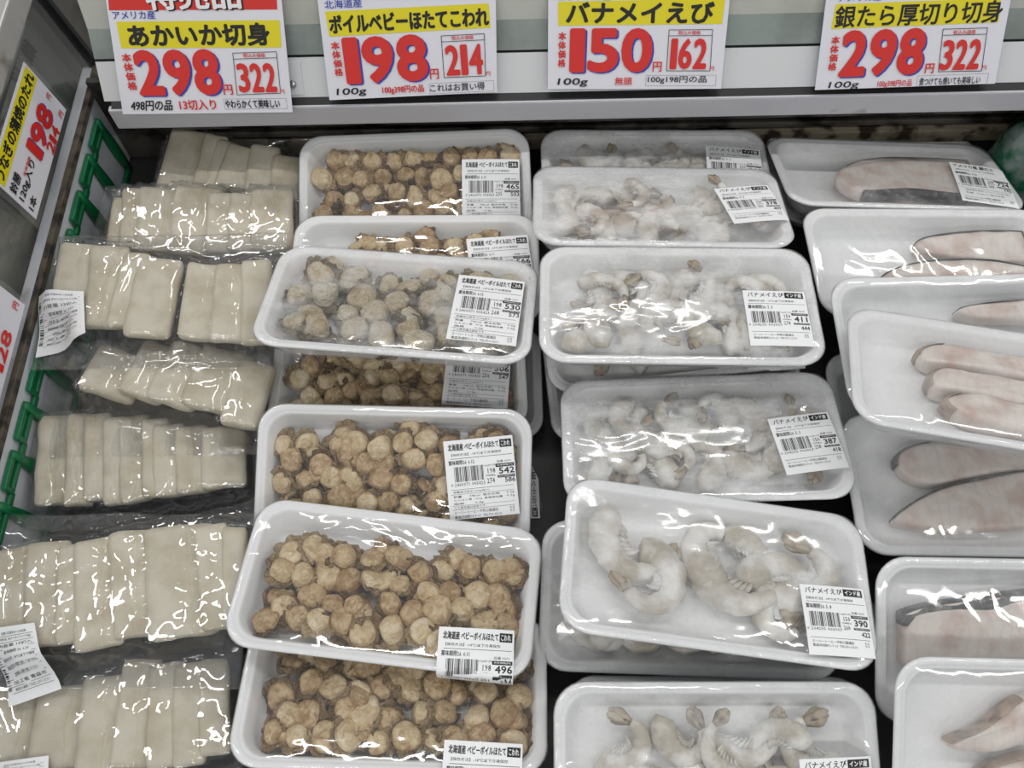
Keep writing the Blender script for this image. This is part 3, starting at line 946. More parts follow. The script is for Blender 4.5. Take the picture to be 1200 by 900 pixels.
# key: (label, film, sticker (x, y, w, h, rot, prices, clip) )
SC = {
    'S1': ('scallop tray at the top of its column, against the back rail', 'scallop', (43.2, 24.3, 52, 62, -1.5, ('465', '503', '198', '235', '26. 6.12'), 1)),
    'S2': ('scallop tray mostly hidden beneath the frosty tilted scallop tray', 'scallop', (43.1, 26.1, 52.3, 62, 6, ('566', '612', '198', '286', '26. 6.11'), 1)),
    'S3': ('frosty tilted scallop tray lying on two others, sticker price 530', 'icy', (43, 29.8, 52.3, 70, -1.2, ('530', '573', '198', '268', '26. 6.12'), 1)),
    'S4': ('half covered scallop tray sandwiched below the frosty one, sticker price 506', 'scallop', (41.8, 30, 53, 64, -5.7, ('506', '547', '198', '256', '26. 6.12'), 1)),
    'S5': ('scallop tray with its whole sticker in clear view, price 542', 'scallop', (37.6, 29.7, 52.6, 59.5, 6.9, ('542', '586', '198', '274', '26. 6.12'), 1)),
    'S6': ('uncovered tilted scallop tray with sticker folded over its front rim, price 496', 'scallop', (40.1, -27.4, 51.5, 62, 4.4, ('496', '536', '198', '251', '26. 6.11'), 0.62)),
    'S7': ('scallop tray cut off by the bottom edge of the photo', 'scallop', (36.2, -35.6, 52, 62, -1.0, ('521', '563', '198', '263', '26. 6.11'), 0.60)),
    'S5b': ('buried scallop tray peeking out with its sticker turned sideways', 'scallop', (100.5, -6, 47, 45, -90, ('469', '507', '198', '237', '26. 6.11'), 1)),
    'S4b': ('buried scallop tray with only one rim showing, no sticker in view', 'scallop', None),
}
SP = {
    'P1': ('shrimp tray at the top of its column, against the back rail', 'frosty', (47.4, 30.8, 51, 50, -3.9, ('361', '390', '150', '241', '26. 5. 3'), 1)),
    'P2': ('frosty shrimp tray with a slanted sticker, price 378', 'frosty', (46.7, 15.3, 48, 49, 12, ('378', '409', '150', '252', '26. 5. 3'), 1)),
    'P3': ('uncovered level shrimp tray, frosty, sticker price 411', 'frosty', (48.4, 8.1, 47, 50.5, 0.8, ('411', '444', '150', '274', '26. 5. 3'), 1)),
    'P4': ('shrimp tray squeezed under the tray priced 411, only a narrow band showing', 'shrimp', (57, -8, 46, 47, -5, ('395', '427', '150', '263', '26. 5. 3'), 1)),
    'P5': ('shrimp tray with a bright glare spot, sticker price 387', 'frosty', (49, 9.3, 46.5, 48.5, 7.6, ('387', '418', '150', '258', '26. 5. 3'), 1)),
    'P6': ('topmost tilted shrimp tray with few large shrimp, sticker price 390', 'shrimp', (53.5, -4.5, 45, 46.6, 4.6, ('390', '422', '150', '260', '26. 5. 8'), 1)),
    'P7': ('shrimp tray beneath the tilted tray priced 390, a dark tail showing', 'shrimp', (58.2, 7.5, 46, 49, -6.7, ('402', '434', '150', '268', '26. 5. 8'), 1)),
    'P9': ('shrimp tray cut off by the bottom edge, with amber shrimp', 'shrimp', (50.9, 9.2, 46.8, 49, 1.8, ('384', '415', '150', '256', '26. 5. 8'), 1)),
    'P8': ('shrimp tray hidden under the amber shrimp tray, only its back rim showing', 'shrimp', None),
    'P4b': ('buried shrimp tray with only one side rim showing', 'shrimp', None),
}
SD = {
    'C0': ('cod tray jammed behind the others under the back rail', 'cod', None),
    'C1': ('cod tray with a sticker in view, price 724', 'cod', (55.5, 14.0, 48.5, 62, -8.5, ('724', '782', '298', '243', '26. 6.12'), 1)),
    'C2': ('cod tray with two steaks at one end and a large bare foam area', 'cod', None),
    'C3': ('cod tray sliding beneath the highest cod tray', 'cod', None),
    'C4': ('highest cod tray, tilted, with three pinkish brown edged fillets', 'cod', None),
    'C5': ('cod tray with two overlapping steaks, below the highest cod tray', 'cod', None),
    'C6': ('cod tray with a single large steak edged in black skin', 'cod', None),
    'C7': ('cod tray cut off by the bottom edge, with narrow steak tips', 'cod', None),
    'C4b': ('buried cod tray with one corner showing beside the shrimp', 'cod', None),
}
PACKS = {}
for k, (lab, fl, st) in SC.items():
    PACKS[k] = pack(k, 'scallop_pack', lab, 'scallop pack', GS, fl)
    if st:
        sticker(PACKS[k], 'scallop', fl, *st)
for k, (lab, fl, st) in SP.items():
    PACKS[k] = pack(k, 'shrimp_pack', lab, 'shrimp pack', GP, fl)
    if st:
        sticker(PACKS[k], 'shrimp', fl, *st)
for k, (lab, fl, st) in SD.items():
    PACKS[k] = pack(k, 'cod_pack', lab, 'cod pack', GC, fl)
    if st:
        sticker(PACKS[k], 'cod', fl, *st)

# ------------------------------------------------------------------ scallops


def scallop_mesh(seed, ice, tall):
    """a boiled baby scallop: thick round muscle sitting in a frilled mantle"""
    rnd = random.Random(seed)
    n = 36
    R = 1.0
    ph = [rnd.uniform(0, 6.28) for _ in range(6)]
    ell = rnd.uniform(0.82, 1.0)
    mus = rnd.uniform(0.62, 0.84)
    ox, oy = rnd.uniform(-0.14, 0.14), rnd.uniform(-0.14, 0.14)
    prof = [(0.10, -0.42, 0), (0.55, -0.42, 0), (0.86, -0.30, 0.5), (1.0, -0.10, 1.0), (1.03, 0.06, 1.0), (0.94, 0.16, 0.8), (mus + 0.12, 0.10, 0.3),
            (mus + 0.02, 0.12, 0), (mus, 0.28 + tall * 0.5, 0), (mus * 0.93, 0.40 + tall, 0), (mus * 0.7, 0.47 + tall, 0), (mus * 0.35, 0.49 + tall, 0)]
    loops = []
    for j, (r, z, w) in enumerate(prof):
        lp = []
        for i in range(n):
            t = 2 * math.pi * i / n
            fr = 0.06 * math.sin(10 * t + ph[0]) + 0.04 * math.sin(17 * t + ph[1]) + 0.12 * math.sin(3 * t + ph[2]) + 0.08 * math.sin(2 * t + ph[5])
            fz = 0.17 * math.sin(8 * t + ph[3]) + 0.14 * math.sin(4 * t + ph[4]) + 0.10 * math.sin(2 * t + ph[5])
            rr = r * (1 + fr * w)
            f_ = 1.0 if j >= 7 else 0.0
            p = Vector((rr * math.cos(t) + ox * f_, rr * math.sin(t) * ell + oy * f_, z + fz * w))
            p += 0.10 * Vector(noise.noise_vector(p * 1.5 + Vector((seed * 3.1, 0, 0)))) + 0.035 * (w + 0.3) * Vector(noise.noise_vector(p * 5.0 + Vector((seed, 7, 0))))
            lp.append(tuple(p))
        loops.append(lp)
    v, f = loft(loops)
    idx = [0 if q < 7 * n else 1 for q in range(len(f))]
    idx[-2], idx[-1] = 0, 1
    me = bpy.data.meshes.new('scallop')
    me.from_pydata(v, [], f)
    me.materials.append(M['scallop_frill_ice' if ice else 'scallop_frill'])
    me.materials.append(M['scallop_meat_ice' if ice else 'scallop_meat'])
    me.polygons.foreach_set('material_index', idx)
    me.polygons.foreach_set('use_smooth', [True] * len(f))
    me.update()
    return me


SCM = [scallop_mesh(s, False, t) for s, t in ((1, 0.0), (2, 0.12), (3, 0.30), (4, 0.05), (5, 0.2), (6, -0.06), (7, 0.45), (8, 0.0))]
SCI = [scallop_mesh(s, True, t) for s, t in ((11, 0.0), (12, 0.15), (13, 0.3), (14, 0.05))]


def settle(o_rot, me, scale, x, y, b, mode, margin=0.0008):
    """height for a piece turned by o_rot so that it lies on the foam or is pressed against the film"""
    co = np.empty(len(me.vertices) * 3)
    me.vertices.foreach_get('co', co)
    P = co.reshape(-1, 3) @ np.array(o_rot).T * scale
    lo, hi = P[:, 2].min(), P[:, 2].max()
    top = min(bulge(x + dx, y + dy, b) for dx in (-0.008, 0, 0.008) for dy in (-0.008, 0, 0.008)) - margin
    z_floor = 0.0028 - lo
    z_film = top - hi
    if z_film < z_floor:
        return z_film, (hi - lo) > (top - 0.0028)
    return (z_film if mode == 'film' else z_floor), False


def fill_scallops(k, regions, spacing, radius, meshes, label, seed, film, skip_bottom=False):
    rnd = random.Random(seed)
    mw = pose(k)
    b = BULGE[film]
    first = True
    for (x0, y0, x1, y1) in regions:
        nx, ny = max(1, round((x1 - x0) / spacing)), max(1, round((y1 - y0) / (spacing * 0.92)))
        for j in range(ny):
            for i in range(nx):
                for layer in ((0,) if (skip_bottom or (i + j) % 3) else (0, 1)):
                    x = x0 + (i + 0.5 + (0.25 if j % 2 else -0.25)) * (x1 - x0) / nx + rnd.uniform(-1, 1) * spacing * 0.20
                    y = y0 + (j + 0.5) * (y1 - y0) / ny + rnd.uniform(-1, 1) * spacing * 0.20
                    if layer:
                        x += spacing * 0.5
                        y += spacing * 0.4
                    x, y = min(max(x, -0.086), 0.086), min(max(y, -0.0405), 0.0405)
                    me = rnd.choice(meshes)
                    s = radius * rnd.uniform(0.84, 1.14) * (0.9 if layer else 1.0)
                    tilt = abs(rnd.gauss(0, 24)) if rnd.random() < 0.72 else rnd.uniform(45, 85)
                    for _ in range(5):
                        R = (Euler((0, 0, rnd.uniform(0, 6.28))).to_matrix() @ Euler((math.radians(tilt), 0, 0)).to_matrix()
                             @ Euler((0, 0, rnd.uniform(0, 6.28))).to_matrix())
                        z, bad = settle(R, me, s, x, y, b, 'floor' if layer else 'film')
                        if not bad:
                            break
                        tilt *= 0.6
                    if not layer:
                        z -= rnd.uniform(0, 0.0030) if rnd.random() < 0.6 else rnd.uniform(0, 0.0055)
                    z = max(z, 0.0028 + s * 0.35)
                    o = bpy.data.objects.new('scallop', me)
                    COL.objects.link(o)
                    o.matrix_world = mw @ Matrix.Translation((x, y, z)) @ R.to_4x4() @ Matrix.Scale(s, 4)
                    tag(o, label, 'scallop', 'scallops ' + label.split(' in ', 1)[1])


fill_scallops('S1', [(-0.086, -0.030, 0.090, 0.040)], 0.0176, 0.0118, SCM, 'boiled scallop in the scallop tray against the back rail', 21, 'scallop')
fill_scallops('S2', [(-0.060, 0.004, 0.092, 0.036)], 0.0200, 0.0118, SCM, 'boiled scallop in the scallop tray mostly hidden beneath the frosty one', 22, 'scallop')
fill_scallops('S3', [(-0.088, -0.040, 0.090, 0.038)], 0.0240, 0.0145, SCI, 'icy scallop in the frosty tilted scallop tray', 23, 'icy')
fill_scallops('S4', [(-0.086, -0.040, 0.090, 0.020)], 0.0180, 0.0122, SCM, 'boiled scallop in the half covered tray below the frosty one', 24, 'scallop')
fill_scallops('S5', [(-0.090, -0.040, 0.092, 0.036)], 0.0176, 0.0124, SCM, 'boiled scallop in the tray whose whole sticker is in clear view', 25, 'scallop')
fill_scallops('S6', [(-0.084, -0.040, 0.094, 0.028)], 0.0176, 0.0124, SCM, 'boiled scallop in the uncovered tilted tray with the folded sticker', 26, 'scallop')
fill_scallops('S7', [(-0.084, -0.042, 0.094, 0.041)], 0.0176, 0.0124, SCM, 'boiled scallop in the tray cut off by the bottom edge', 27, 'scallop')

# ------------------------------------------------------------------ shrimp


def shrimp_mesh(seed, sweep, rad, fat):
    """headless shrimp: curled tapering body with overlapping rings and small legs; returns body and tail meshes"""
    rnd = random.Random(seed)
    nr, n = 34, 14
    pts, dirs = [], []
    p, a = Vector((0, 0, 0)), 0.0
    L = sweep * rad
    for i in range(nr):
        t = i / (nr - 1)
        pts.append(p.copy())
        dirs.append(a)
        a += sweep / (nr - 1) * (0.55 + 0.9 * t)
        p = p + Vector((math.cos(a), math.sin(a), 0)) * L / (nr - 1)
    c = sum(pts, Vector()) / nr
    loops = []
    for i in range(nr):
        t = i / (nr - 1)
        env = (0.62 + 0.45 * min(1, t / 0.12)) if t < 0.12 else 1.07 * (1 - max(0, (t - 0.22)) / 0.78 * 0.62)
        seg = (t * 6.2) % 1.0
        r = fat * env * (1 + 0.13 * (1 - seg) - 0.05)
        nrm = Vector((-math.sin(dirs[i]), math.cos(dirs[i]), 0))
        lp = []
        for k in range(n):
            b = 2 * math.pi * k / n
            q = pts[i] - c + nrm * (math.cos(b) * r * 1.05) + Vector((0, 0, 1)) * (math.sin(b) * r * 0.86)
            q += nrm * 0.1 * r
            q += 0.10 * r * Vector(noise.noise_vector(q * 110 + Vector((seed, seed, 0))))
            lp.append(tuple(q))
        loops.append(lp)
    parts = [loft(loops)]
    for i in range(4, 22, 3):
        nrm = Vector((-math.sin(dirs[i]), math.cos(dirs[i]), 0))
        tg = Vector((math.cos(dirs[i]), math.sin(dirs[i]), 0))
        base = pts[i] - c + nrm * fat * 0.75
        for s in (-1, 1):
            q = base + Vector((0, 0, s * fat * 0.35))
            tip = q + nrm * fat * 0.75 + tg * fat * 0.4 + Vector((0, 0, s * fat * 0.1))
            ring = lambda c_, w: [tuple(c_ + tg * w * math.cos(m * 1.0472) + Vector((0, 0, w * 0.5 * math.sin(m * 1.0472)))) for m in range(6)]
            parts.append(loft([ring(q, fat * 0.20), ring((q + tip) / 2, fat * 0.22), ring(tip, fat * 0.06)]))
    v, f = join(parts)
    body = bpy.data.meshes.new('shrimp')
    body.from_pydata(v, [], f)
    body.materials.append(M['shrimp'])
    body.polygons.foreach_set('use_smooth', [True] * len(f))
    body.update()
    e = pts[-1] - c
    tg = Vector((math.cos(dirs[-1]), math.sin(dirs[-1]), 0))
    nrm = Vector((-tg.y, tg.x, 0))
    parts = []
    for ang, ln in ((-16, 1.5), (-6, 1.8), (5, 1.8), (15, 1.5)):
        d = (tg * math.cos(math.radians(ang)) + nrm * math.sin(math.radians(ang)))
        s = Vector((-d.y, d.x, 0))
        lps = []
        for t, w in ((-0.15, 0.22), (0.3, 0.34), (0.7, 0.42), (0.95, 0.30), (1.05, 0.08)):
            cc = e + d * fat * ln * t + Vector((0, 0, 0.05 * fat * (ang % 7 - 3)))
            lps.append([tuple(cc + s * fat * w * math.cos(m * 1.0472) + Vector((0, 0, fat * 0.16 * math.sin(m * 1.0472)))) for m in range(6)])
        parts.append(loft(lps))
    v, f = join(parts)
    tail = bpy.data.meshes.new('tail_fan')
    tail.from_pydata(v, [], f)
    tail.materials.append(M['shrimp_tail'])
    tail.polygons.foreach_set('use_smooth', [True] * len(f))
    tail.update()
    return body, tail


SHR = [shrimp_mesh(1, 3.6, 0.0165, 0.0088), shrimp_mesh(2, 3.0, 0.0195, 0.0086), shrimp_mesh(3, 4.1, 0.0150, 0.0086), shrimp_mesh(4, 2.3, 0.0240, 0.0082), shrimp_mesh(5, 3.3, 0.0175, 0.0092)]


def put_shrimp(mw, kind, x, y, yaw, s, flip, tilt, lab, b, mode='floor'):
    body, tail = SHR[kind]
    R = Euler((0, 0, math.radians(yaw))).to_matrix() @ Euler((math.radians(tilt), 0, 0)).to_matrix()
    if flip:
        R = R @ Euler((math.pi, 0, 0)).to_matrix()
    co = np.empty(len(body.vertices) * 3)
    body.vertices.foreach_get('co', co)
    ct = np.empty(len(tail.vertices) * 3)
    tail.vertices.foreach_get('co', ct)
    P = np.concatenate([co, ct]).reshape(-1, 3) @ np.array(R).T * s
    x = min(max(x, -0.0885 - P[:, 0].min()), 0.0885 - P[:, 0].max())
    y = min(max(y, -0.0400 - P[:, 1].min()), 0.0400 - P[:, 1].max())
    z, bad = settle(R, body, s, x, y, b, mode)
    o = bpy.data.objects.new('shrimp', body)
    COL.objects.link(o)
    o.matrix_world = mw @ Matrix.Translation((x, y, z)) @ R.to_4x4() @ Matrix.Scale(s, 4)
    tag(o, lab, 'shrimp', 'shrimp ' + lab.split(' in ', 1)[1])
    tl = bpy.data.objects.new('tail_fan', tail)
    COL.objects.link(tl)
    tl.parent = o
    return o


def fill_shrimp(k, x0, y0, x1, y1, nx, ny, lab, seed, film='shrimp', size=1.08, over=0.9):
    rnd = random.Random(seed)
    mw = pose(k)
    b = BULGE[film]
    for j in range(ny):
        for i in range(nx):
            x = x0 + (i + 0.5) * (x1 - x0) / nx + rnd.uniform(-0.005, 0.005)
            y = y0 + (j + 0.5) * (y1 - y0) / ny + rnd.uniform(-0.003, 0.003)
            put_shrimp(mw, rnd.randrange(5), x, y, rnd.uniform(0, 360), size * rnd.uniform(0.88, 1.06), rnd.random() < 0.5, rnd.uniform(-8, 8), lab, b)
            if i < nx - 1 and rnd.random() < over:
                put_shrimp(mw, rnd.randrange(5), x + (x1 - x0) / nx * 0.5, y + rnd.uniform(-0.006, 0.006), rnd.uniform(0, 360), size * 0.8, rnd.random() < 0.5, rnd.uniform(-14, 14), lab, b, 'film')


fill_shrimp('P1', -0.090, -0.030, 0.085, 0.042, 5, 2, 'frozen shrimp in the shrimp tray against the back rail', 41)
fill_shrimp('P2', -0.092, -0.044, 0.090, 0.042, 5, 2, 'frosty shrimp in the tray with the slanted sticker', 42)
fill_shrimp('P3', -0.090, -0.044, 0.090, 0.042, 5, 2, 'frosty shrimp in the uncovered level tray', 43)
fill_shrimp('P4', -0.090, -0.048, 0.050, -0.004, 3, 1, 'shrimp in the squeezed tray showing as a narrow band', 44)
fill_shrimp('P5', -0.092, -0.040, 0.092, 0.044, 5, 2, 'frozen shrimp in the tray with the bright glare spot', 45, size=1.0)
LB6 = 'large frozen shrimp in the topmost tilted tray'
for kd, x, y, yaw, s, fl, ti in ((1, -0.070, 0.014, 240, 1.28, False, 4), (2, -0.040, -0.012, 350, 1.30, True, -4), (4, -0.006, 0.024, 165, 1.22, True, 4),
                                 (3, 0.016, -0.012, 300, 1.25, False, 4), (0, 0.046, 0.004, 70, 1.22, True, -4), (4, 0.066, 0.018, 330, 1.25, False, 4),
                                 (1, 0.028, 0.030, 10, 1.0, True, 0), (0, 0.040, -0.030, 200, 1.0, False, 0)):
    put_shrimp(pose('P6'), kd, x, y, yaw, s, fl, ti, LB6, BULGE['shrimp'])
fill_shrimp('P7', -0.094, -0.046, 0.060, -0.010, 4, 1, 'shrimp in the tray beneath the tilted one', 47)
fill_shrimp('P9', -0.080, -0.030, 0.085, 0.040, 4, 2, 'amber tailed shrimp in the tray cut off by the bottom edge', 49)

# ------------------------------------------------------------------ cod steaks
COD = {
    'C1': [[[-35.0, 39.7], [-8.9, 60.2], [26.5, 67.4], [76.1, 66.1], [130.6, 55.7], [133.6, 32.9], [78.1, 26.2], [15.5, 32.5], [-26.9, 25.2]], [[-51.6, 10.3], [-33.0, 32.3], [3.7, 47.0], [53.0, 47.3], [89.3, 34.4], [81.6, -6.9], [60.6, -31.7], [3.7, -29.7], [-35.3, -32.1], [-49.8, -15.2]]] ,
    'C2': [[[-9.3, 38.6], [15.2, 48.2], [53.6, 53.2], [97.3, 49.7], [130.1, 35.8], [116.2, 15.5], [64.0, 11.6], [21.8, 16.7], [-5.5, 23.9]], [[-49.2, -10.3], [-24.2, 5.7], [13.6, 13.1], [49.5, 11.5], [82.0, -0.9], [103.9, -22.7], [51.6, -31.5], [-11.8, -31.7], [-45.9, -27.6]]] ,
    'C3': [[[-5.2, 41.2], [16.9, 49.6], [52.0, 54.7], [105.1, 49.6], [105.8, 27.2], [56.4, 17.5], [10.5, 20.9], [-4.2, 30.1]]] ,
    'C4': [[[-54.7, 48.8], [-40.1, 60.4], [-6.2, 62.8], [41.8, 60.4], [76.4, 55.2], [70.9, 28.5], [36.3, 28.9], [-10.0, 33.5], [-46.0, 31.3], [-54.4, 38.1]], [[-51.0, 8.8], [-40.7, 23.9], [-17.0, 25.1], [18.1, 24.7], [64.0, 22.8], [58.0, -6.4], [12.8, -8.9], [-26.5, -6.0], [-46.7, -6.6]], [[-42.5, -21.5], [-20.6, -4.7], [12.8, -8.9], [51.4, -11.8], [46.0, -39.1], [7.2, -44.2], [-25.1, -40.5]]] ,
    'C5': [[[-64.0, 27.5], [-45.5, 40.6], [-15.9, 42.5], [34.8, 38.1], [72.6, 35.1], [67.0, 14.0], [22.6, 13.4], [-10.7, 6.0], [-43.7, -1.3], [-60.9, 8.7]], [[-75.4, -38.3], [-56.3, -18.3], [-24.8, -1.0], [22.1, 11.3], [67.4, 15.4], [64.3, -19.8], [34.6, -39.7], [-15.8, -47.0], [-52.2, -45.6]]] ,
    'C6': [[[-94.2, 11.8], [-77.7, 23.6], [-48.1, 30.5], [-12.6, 36.3], [29.1, 41.6], [52.9, 36.2], [52.7, 1.3], [22.9, -10.7], [-30.4, -20.2], [-71.7, -23.6], [-92.4, -6.7]]] ,
    'C7': [[[-65.3, 2.8], [-45.8, 12.8], [-29.1, 26.6], [-17.9, 33.8], [10.6, 40.9], [28.3, 25.0], [-0.2, 13.6], [-17.1, 2.5], [-39.7, -3.2], [-59.5, -2.4]], [[-44.9, -19.4], [-28.2, -8.4], [0.2, -2.6], [34.7, -2.1], [35.3, -29.1], [-16.1, -35.1]]] ,
}


def smooth_outline(pts, n=72):
    """closed Catmull-Rom curve through pts"""
    P = [np.array(p, float) for p in pts]
    m = len(P)
    out = []
    for i in range(m):
        p0, p1, p2, p3 = P[i - 1], P[i], P[(i + 1) % m], P[(i + 2) % m]
        for s in range(max(2, n // m)):
            t = s / max(2, n // m)
            out.append(0.5 * (2 * p1 + (p2 - p0) * t + (2 * p0 - 5 * p1 + 4 * p2 - p3) * t * t + (3 * p1 - p0 - 3 * p2 + p3) * t ** 3))
    return out


def cod_steak(k, pts, z0, th, skin_span, lab, skin_mat='cod_skin', skin_w=0.0022, seed=0):
    ally = [p[1] for o_ in COD[k] for p in o_]
    ya, yb = min(ally), max(ally)
    na, nb_ = max(ya, -35.0), min(yb, 36.0)
    Q = [np.array((min(max(q[0], -84.5), 84.5), min(max(q[1], -36), 36.5)))
         for q in smooth_outline([(x, na + (y - ya) * (nb_ - na) / (yb - ya)) for x, y in pts])]
    n = len(Q)
    ctr = sum(Q) / n
    loops = []
    for inset, z in ((4, z0), (1.2, z0 + 0.0012), (0, z0 + th * 0.45), (0.4, z0 + th * 0.8), (1.6, z0 + th * 0.96), (4, z0 + th * 1.02), (9, z0 + th * 1.06), (15, z0 + th * 1.04)):
        lp = []
        for q in Q:
            d = ctr - q
            L = np.linalg.norm(d)
            p = q + d / L * min(inset, L * 0.85)
            zz = z + 0.0012 * noise.noise(Vector((p[0] * 0.06 + seed, p[1] * 0.06, z * 100)))
            lp.append((p[0] / 1000, p[1] / 1000, zz))
        loops.append(lp)
    v, f = loft(loops, True, False)
    v.append((ctr[0] / 1000, ctr[1] / 1000, z0 + th * 1.04))
    L0 = (len(loops) - 1) * n
    f += [(L0 + i, L0 + (i + 1) % n, len(v) - 1) for i in range(n)]
    o = mesh_obj('cod_steak', v, f, M['cod'])
    o.matrix_world = pose(k)
    tag(o, lab, 'cod steak')
    if skin_span:
        a, bb = int(skin_span[0] * n), int(skin_span[1] * n)
        ids = [i % n for i in range(a, bb + 1)]
        prof = ((2.2, z0 + 0.0004), (-0.5, z0 + th * 0.2), (-0.9, z0 + th * 0.5), (-0.5, z0 + th * 0.85), (skin_w * 1000 * 0.6, z0 + th * 1.03), (skin_w * 1000, z0 + th * 1.02))
        sl = []
        for m, i in enumerate(ids):
            d = ctr - Q[i]
            d = d / np.linalg.norm(d)
            taper = min(1.0, m / 4, (len(ids) - 1 - m) / 4)
            ring = []
            for ins, z in prof:
                ins_ = ins if ins < 0 else ins * (0.3 + 0.7 * taper)
                p = Q[i] + d * ins_
                ring.append((p[0] / 1000, p[1] / 1000, z + 0.0004))
            sl.append(ring)
        V = [p for r in sl for p in r]
        F = [(a_ * 6 + j, a_ * 6 + j + 1, (a_ + 1) * 6 + j + 1, (a_ + 1) * 6 + j) for a_ in range(len(sl) - 1) for j in range(5)]
        s = mesh_obj('skin', V, F, M[skin_mat], o)
        s['label'] = 'dark fish skin' if skin_mat == 'cod_skin' else 'brownish fish skin'
    return o


CS = [
    ('C1', 0, 0.0040, 0.013, (0.0, 0.5), 'pale cod steak partly behind the other, in the cod tray with the 724 sticker', 'cod_belly', 0.0012),
    ('C1', 1, 0.0095, 0.0125, (0.60, 0.80), 'broad cod steak with dark lower edge in the tray with the 724 sticker', 'cod_skin', 0.0045),
    ('C2', 0, 0.0040, 0.014, (0.0, 0.42), 'upper cod steak in the tray with a large bare foam area', 'cod_skin', 0.0012),
    ('C2', 1, 0.0040, 0.016, (0.02, 0.45), 'lower, long cod steak in the tray with a large bare foam area', 'cod_skin', 0.0012),
    ('C3', 0, 0.0040, 0.015, (0.0, 0.4), 'cod steak in the tray sliding beneath the highest cod tray', 'cod_skin', 0.0018),
    ('C4', 0, 0.0040, 0.0145, (0.92, 1.12), 'uppermost of three pinkish fillets in the highest cod tray', 'cod_belly', 0.0030),
    ('C4', 1, 0.0042, 0.0155, (0.92, 1.12), 'middle one of three pinkish fillets in the highest cod tray', 'cod_belly', 0.0030),
    ('C4', 2, 0.0040, 0.015, (0.92, 1.1), 'lowest, paler of three fillets in the highest cod tray', 'cod_belly', 0.0022),
    ('C5', 0, 0.0040, 0.013, (0.95, 1.15), 'rear cod steak of two overlapping, below the highest cod tray', 'cod_skin', 0.0020),
    ('C5', 1, 0.0055, 0.0135, (0.02, 0.42), 'front cod steak of two overlapping, with a dark upper edge', 'cod_skin', 0.0026),
    ('C6', 0, 0.0040, 0.0150, (0.0, 0.40), 'large single cod steak with a thick black skin band', 'cod_skin', 0.0085),
    ('C7', 0, 0.0040, 0.014, (0.0, 0.3), 'curved cod steak tip in the tray cut off by the bottom edge', 'cod_belly', 0.0016),
    ('C7', 1, 0.0045, 0.014, (0.0, 0.3), 'lower cod steak in the tray cut off by the bottom edge', 'cod_belly', 0.0016),
]
for i, (k, j, z0, th, sp, lab, sm_, sw) in enumerate(CS):
    o = cod_steak(k, COD[k][j], z0, th, sp, lab, sm_, sw, i * 7.3)
    o['group'] = 'cod steaks in the trays'

